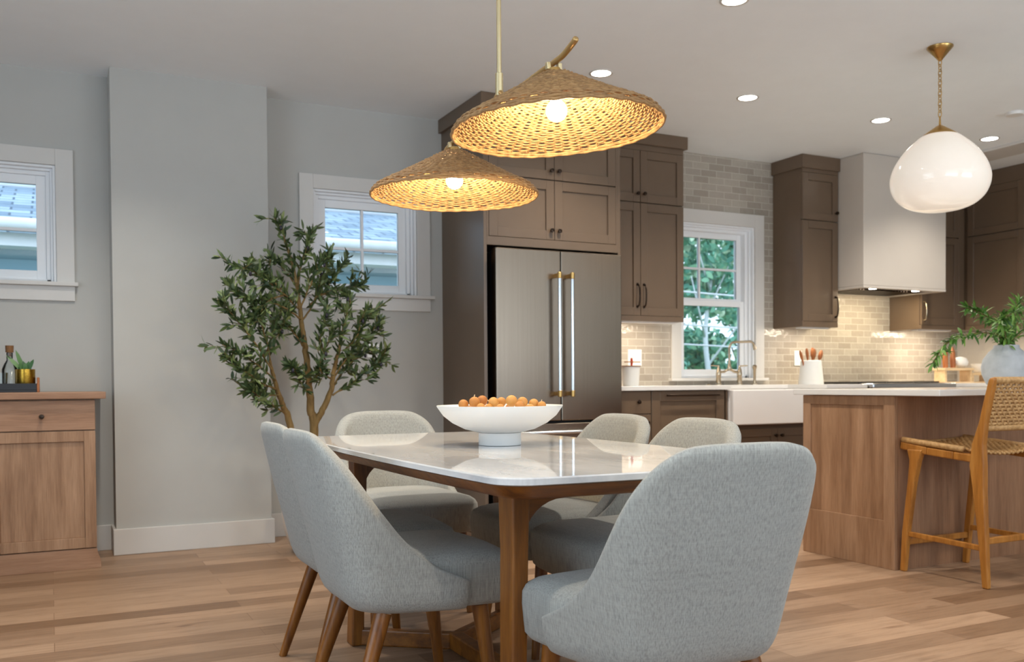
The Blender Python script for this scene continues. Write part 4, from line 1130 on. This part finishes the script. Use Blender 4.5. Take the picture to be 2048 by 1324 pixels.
# ------------------------------------------------------------------ olive tree
t = thing('olive_tree', (1.31,5.25,0), 'tall olive tree in a cream pot standing between pilaster and window', 'tree')
bm = NB(); lathe(bm, [(0,.03),(.085,.03),(.105,.045),(.135,.12),(.15,.22),(.15,.30),(.142,.34),(.132,.34),(.135,.30),(0,.29)], 40, (1.31,5.25,0)); mk('pot', bm, 'pot', t, auto=50)
bm = NB(); lathe(bm, [(0,0),(.085,0),(.085,.03),(0,.03)], 32, (1.31,5.25,0)); mk('pot_base', bm, 'black', t)
bm = NB(); lathe(bm, [(0,.285),(.134,.292),(.10,.303),(0,.31)], 24, (1.31,5.25,0)); mk('soil', bm, 'cork', t)
def at(x, y, Y): 
    d = ray_at(x, y, 1)-Vector((0,0,CAM_Z)); return Vector((0,0,CAM_Z))+d*(Y/d.y)
trunk = NB(); leaves = NB(); olives = []
def limb(pts, r0, r1, sides=8):
    P_ = catmull([p if isinstance(p, Vector) else at(*p) for p in pts], 6)
    P_ = [p+rv(.003) for p in P_]
    tube(trunk, P_, [r0+(r1-r0)*i/(len(P_)-1) for i in range(len(P_))], sides)
    return P_
base = (1.31,5.25,.28)
limb([Vector(base),(628,862,5.25),(622,820,5.24),(618,770,5.22),(612,710,5.2),(606,665,5.18),(600,620,5.18),(592,560,5.15),(570,480,5.12)], .028, .007)
limb([Vector((1.30,5.25,.30)),(628,860,5.25),(645,820,5.22),(662,780,5.2),(668,740,5.18),(680,690,5.15),(690,640,5.12)], .024, .007)
limb([Vector((1.27,5.24,.29)),(580,852,5.2),(568,815,5.16),(555,780,5.12),(545,745,5.1),(535,700,5.08)], .022, .007)
TW = [ # twig polylines through the photo's silhouette, third number is the depth from the viewer
 [(600,620,5.18),(590,560,5.15),(575,500,5.12),(562,455,5.1),(548,436,5.08)],
 [(596,590,5.18),(600,540,5.15),(615,490,5.15),(628,455,5.18)],
 [(600,620,5.18),(570,590,5.1),(530,560,5.05),(500,540,5.0),(458,528,4.98)],
 [(585,600,5.15),(545,560,5.2),(520,540,5.22),(500,520,5.24)],
 [(605,640,5.18),(560,610,5.05),(510,600,5.0),(475,590,4.98),(455,565,4.98)],
 [(592,570,5.2),(560,530,5.25),(545,520,5.25)],
 [(606,640,5.18),(630,600,5.25),(640,560,5.28),(645,510,5.3)],
 [(620,610,5.22),(650,580,5.3),(670,550,5.32),(690,522,5.35)],
 [(640,590,5.25),(675,580,5.32),(700,575,5.35),(724,570,5.38)],
 [(545,745,5.1),(520,700,5.0),(490,660,4.95),(465,630,4.92),(442,610,4.9)],
 [(550,760,5.1),(515,730,5.0),(480,705,4.95),(445,690,4.92)],
 [(555,780,5.12),(520,765,5.0),(495,745,4.95),(470,730,4.92),(448,705,4.92)],
 [(540,720,5.08),(530,670,5.05),(515,630,5.0),(505,600,4.98)],
 [(535,700,5.08),(550,660,5.15),(560,630,5.2),(570,610,5.2)],
 [(575,830,5.2),(545,810,5.05),(515,790,4.98),(495,780,4.96)],
 [(612,700,5.2),(590,670,5.1),(570,650,5.05),(550,680,5.0)],
 [(668,740,5.18),(680,690,5.1),(690,640,5.08),(700,600,5.1),(690,590,5.1)],
 [(665,760,5.2),(690,720,5.15),(710,690,5.12),(728,640,5.12),(735,615,5.12)],
 [(672,740,5.2),(705,710,5.2),(735,680,5.22),(750,655,5.22),(760,640,5.25)],
 [(665,790,5.2),(700,770,5.2),(730,745,5.2),(750,730,5.2),(766,718,5.2)],
 [(660,780,5.2),(690,740,5.25),(720,710,5.28),(745,700,5.3)],
 [(650,720,5.2),(640,680,5.15),(650,640,5.12),(655,610,5.12)],
 [(668,760,5.2),(640,740,5.1),(650,700,5.08),(668,660,5.08)],
 [(618,790,5.22),(600,760,5.1),(590,740,5.05),(578,730,5.05)],
 [(618,770,5.22),(635,750,5.15),(640,730,5.12)],
 [(690,700,5.15),(715,670,5.1),(722,640,5.08),(745,625,5.08)],
 [(560,790,5.12),(530,790,5.1),(515,775,5.08),(500,750,5.05)],
 [(600,620,5.18),(625,560,5.1),(640,530,5.08),(660,515,5.08)],
 [(570,590,5.12),(540,600,5.0),(520,625,4.98),(500,640,4.96)],
]
for tw in TW:
    P_ = limb(tw, .0055, .0018, 6)
    L_ = len(P_)
    for k in range(3, L_):
        d = (P_[k]-P_[k-1]).normalized()
        dens = 5 if k > L_*.3 else 3
        for q in range(dens):
            dd = d*random.uniform(.3,.9)+rv(.75)+Vector((0,0,.15))
            leaf(leaves, P_[k]+(P_[k-1]-P_[k])*random.random(), dd, rv(1), random.uniform(.044,.068), random.uniform(.0135,.0195), random.uniform(-.1,.3))
        if random.random() < .32:
            side = rv(1); side -= d*side.dot(d)*.4; q0 = P_[k].copy(); tip = q0+side.normalized()*random.uniform(.05,.085)+d*.04
            tube(trunk, [q0, tip], [.0016,.001], 4)
            for q in range(7):
                s = random.uniform(.3,1); leaf(leaves, q0+(tip-q0)*s, (tip-q0).normalized()*.7+rv(.7), rv(1), random.uniform(.044,.07), random.uniform(.013,.018), random.uniform(-.1,.3))
    if random.random() < .75: olives.append(P_[-3-random.randrange(5)]+Vector((0,-.02,-.02)))
mk('trunk', trunk, 'bark', t, smooth=True)
mk('foliage', leaves, 'olive_leaf', t)['kind'] = 'stuff'
M['olive'] = plain('dark_olive', rgb(40,34,48), .35)
for p in olives:
    bm = NB(); lathe(bm, [(0,-.014)]+[(.0085*math.sin(math.pi*i/6), -.014*math.cos(math.pi*i/6)) for i in range(1,6)]+[(0,.014)], 10, p); mk('olive', bm, 'olive', t, smooth=True)

# ------------------------------------------------------------------ outdoors
bm = NB(); box(bm, -20, 40, YB+.2, 60, -.6, -.5); struct('ground', bm, 'grass')
t = thing('neighbour_house', (0,11,-.5), 'neighbouring house with blue siding and grey shingle roof outside the windows', 'house')
bm = NB(); box(bm, -9, 4.6, 9.85, 16, -.5, 2.24); mk('siding_wall', bm, 'siding', t)
bm = NB(); box(bm, -9.2, 4.8, 9.6, 9.85, 2.235, 2.37); mk('fascia', bm, 'ext_white', t)
bm = NB(); tube(bm, [(-9.4,9.52,2.42),(5.0,9.52,2.42)], .062, 12); mk('gutter', bm, 'ext_white', t, smooth=True)
bm = NB(); prism(bm, [(9.5,2.44),(12.6,3.34),(12.6,3.24),(9.5,2.34)], -9.4, 5.0, 'X'); mk('roof', bm, 'shingle', t)
bm = NB(); tube(bm, [(-9.4,12.6,3.36),(5.0,12.6,3.36)], .07, 10); mk('roof_ridge', bm, 'ext_white', t, smooth=True)

def garden_tree(loc, label, h0, crown, nleaf, lsize, trunk_r, white=False):
    t = thing('garden_tree', loc, label, 'tree', 'trees outside the kitchen window')
    x, y, z = loc
    bm = NB(); P_ = catmull([(x,y,z),(x+.05,y,z+h0*.35),(x-.04,y+.05,z+h0*.7),(x+.03,y,z+h0)], 5); tube(bm, P_, [trunk_r*(1-.6*i/(len(P_)-1)) for i in range(len(P_))], 8)
    for k in range(5):
        q = P_[len(P_)-2-k*2]; tube(bm, [q, q+Vector((random.uniform(-.7,.7),random.uniform(-.4,.4),random.uniform(.5,.9)))], [trunk_r*.35,trunk_r*.12], 6)
    mk('trunk', bm, 'ext_white' if white else 'bark', t, smooth=True)
    bm = NB()
    blobs = [(Vector((random.gauss(0,.5)*crown[0], random.gauss(0,.5)*crown[1], random.uniform(-1,1)*crown[2])), random.uniform(.25,.5)) for _ in range(26)]
    for k in range(nleaf):
        c, r = random.choice(blobs); d = rv(1).normalized()
        p = Vector((x,y,z+h0+crown[3]))+c+d*r*random.random()**.4
        leaf(bm, p, rv(1), d+rv(.4), lsize*random.uniform(.7,1.3), lsize*.55, .2)
    mk('foliage', bm, 'tree_leaf', t)['kind'] = 'stuff'
garden_tree((8.9,11.2,-.5), 'slender pale trunked tree outside the kitchen window', 3.0, (.8,.7,1.2,.9), 2600, .14, .06, True)
garden_tree((6.9,13.4,-.5), 'broad green tree at left behind the kitchen window', 2.0, (1.0,.8,1.1,.6), 3200, .14, .10)
garden_tree((8.6,19.5,-.5), 'tall blurred tree far behind the kitchen window at left', 2.6, (2.4,1.0,2.2,.9), 4200, .24, .14)
garden_tree((15.0,17.5,-.5), 'tall blurred tree far behind the kitchen window at right', 2.2, (2.2,1.0,2.0,.7), 3800, .24, .14)
garden_tree((10.6,13.5,-.5), 'dense green tree at right behind the kitchen window', 1.6, (1.5,.8,1.5,.8), 3400, .15, .12)
for x, y, lb in ((6.9,10.6,'low green shrub at left below the kitchen window view'),(10.2,10.3,'low green shrub at right below the kitchen window view')):
    t = thing('garden_shrub', (x,y,-.5), lb, 'shrub', 'shrubs outside the kitchen window')
    bm = NB(); tube(bm, [(x,y,-.5),(x+.03,y,.4)], [.03,.015], 6); mk('stem', bm, 'bark', t)
    bm = NB()
    for k in range(4200):
        d = rv(1).normalized(); p = Vector((x,y,.75))+Vector((d.x*1.15,d.y*.6,d.z*1.15))*random.random()**.35; leaf(bm, p, rv(1), d+rv(.4), random.uniform(.08,.14), .06, .2)
    mk('foliage', bm, 'tree_leaf', t)['kind'] = 'stuff'
t = thing('power_line', (6.0,9.1,-.5), 'pale wires strung between posts across the kitchen window view', 'power line')
for x in (6.05, 13.0):
    bm = NB(); tube(bm, [(x,9.2,-.5),(x,9.2,3.5)], .05, 8); mk('post', bm, 'bark', t)
for z0_, z1_ in ((1.38,1.42),(1.62,1.66),(2.02,2.06),(2.95,3.05)):
    bm = NB(); tube(bm, [(6.05,9.2,z0_+.06),(8,9.2,z0_),(13,9.2,z1_)], .012, 6); mk('wire', bm, 'ext_white', t, smooth=True)

for o in _world_roots:
    if 'world_built' in o: del o['world_built']
for o in bpy.data.objects:
    if 'world_built' in o: del o['world_built']
SC.cycles.use_denoising = True
SC.cycles.max_bounces = 10; SC.cycles.diffuse_bounces = 7; SC.cycles.transparent_max_bounces = 16
SC.cycles.caustics_reflective = False; SC.cycles.caustics_refractive = False
SC.cycles.sample_clamp_indirect = 6
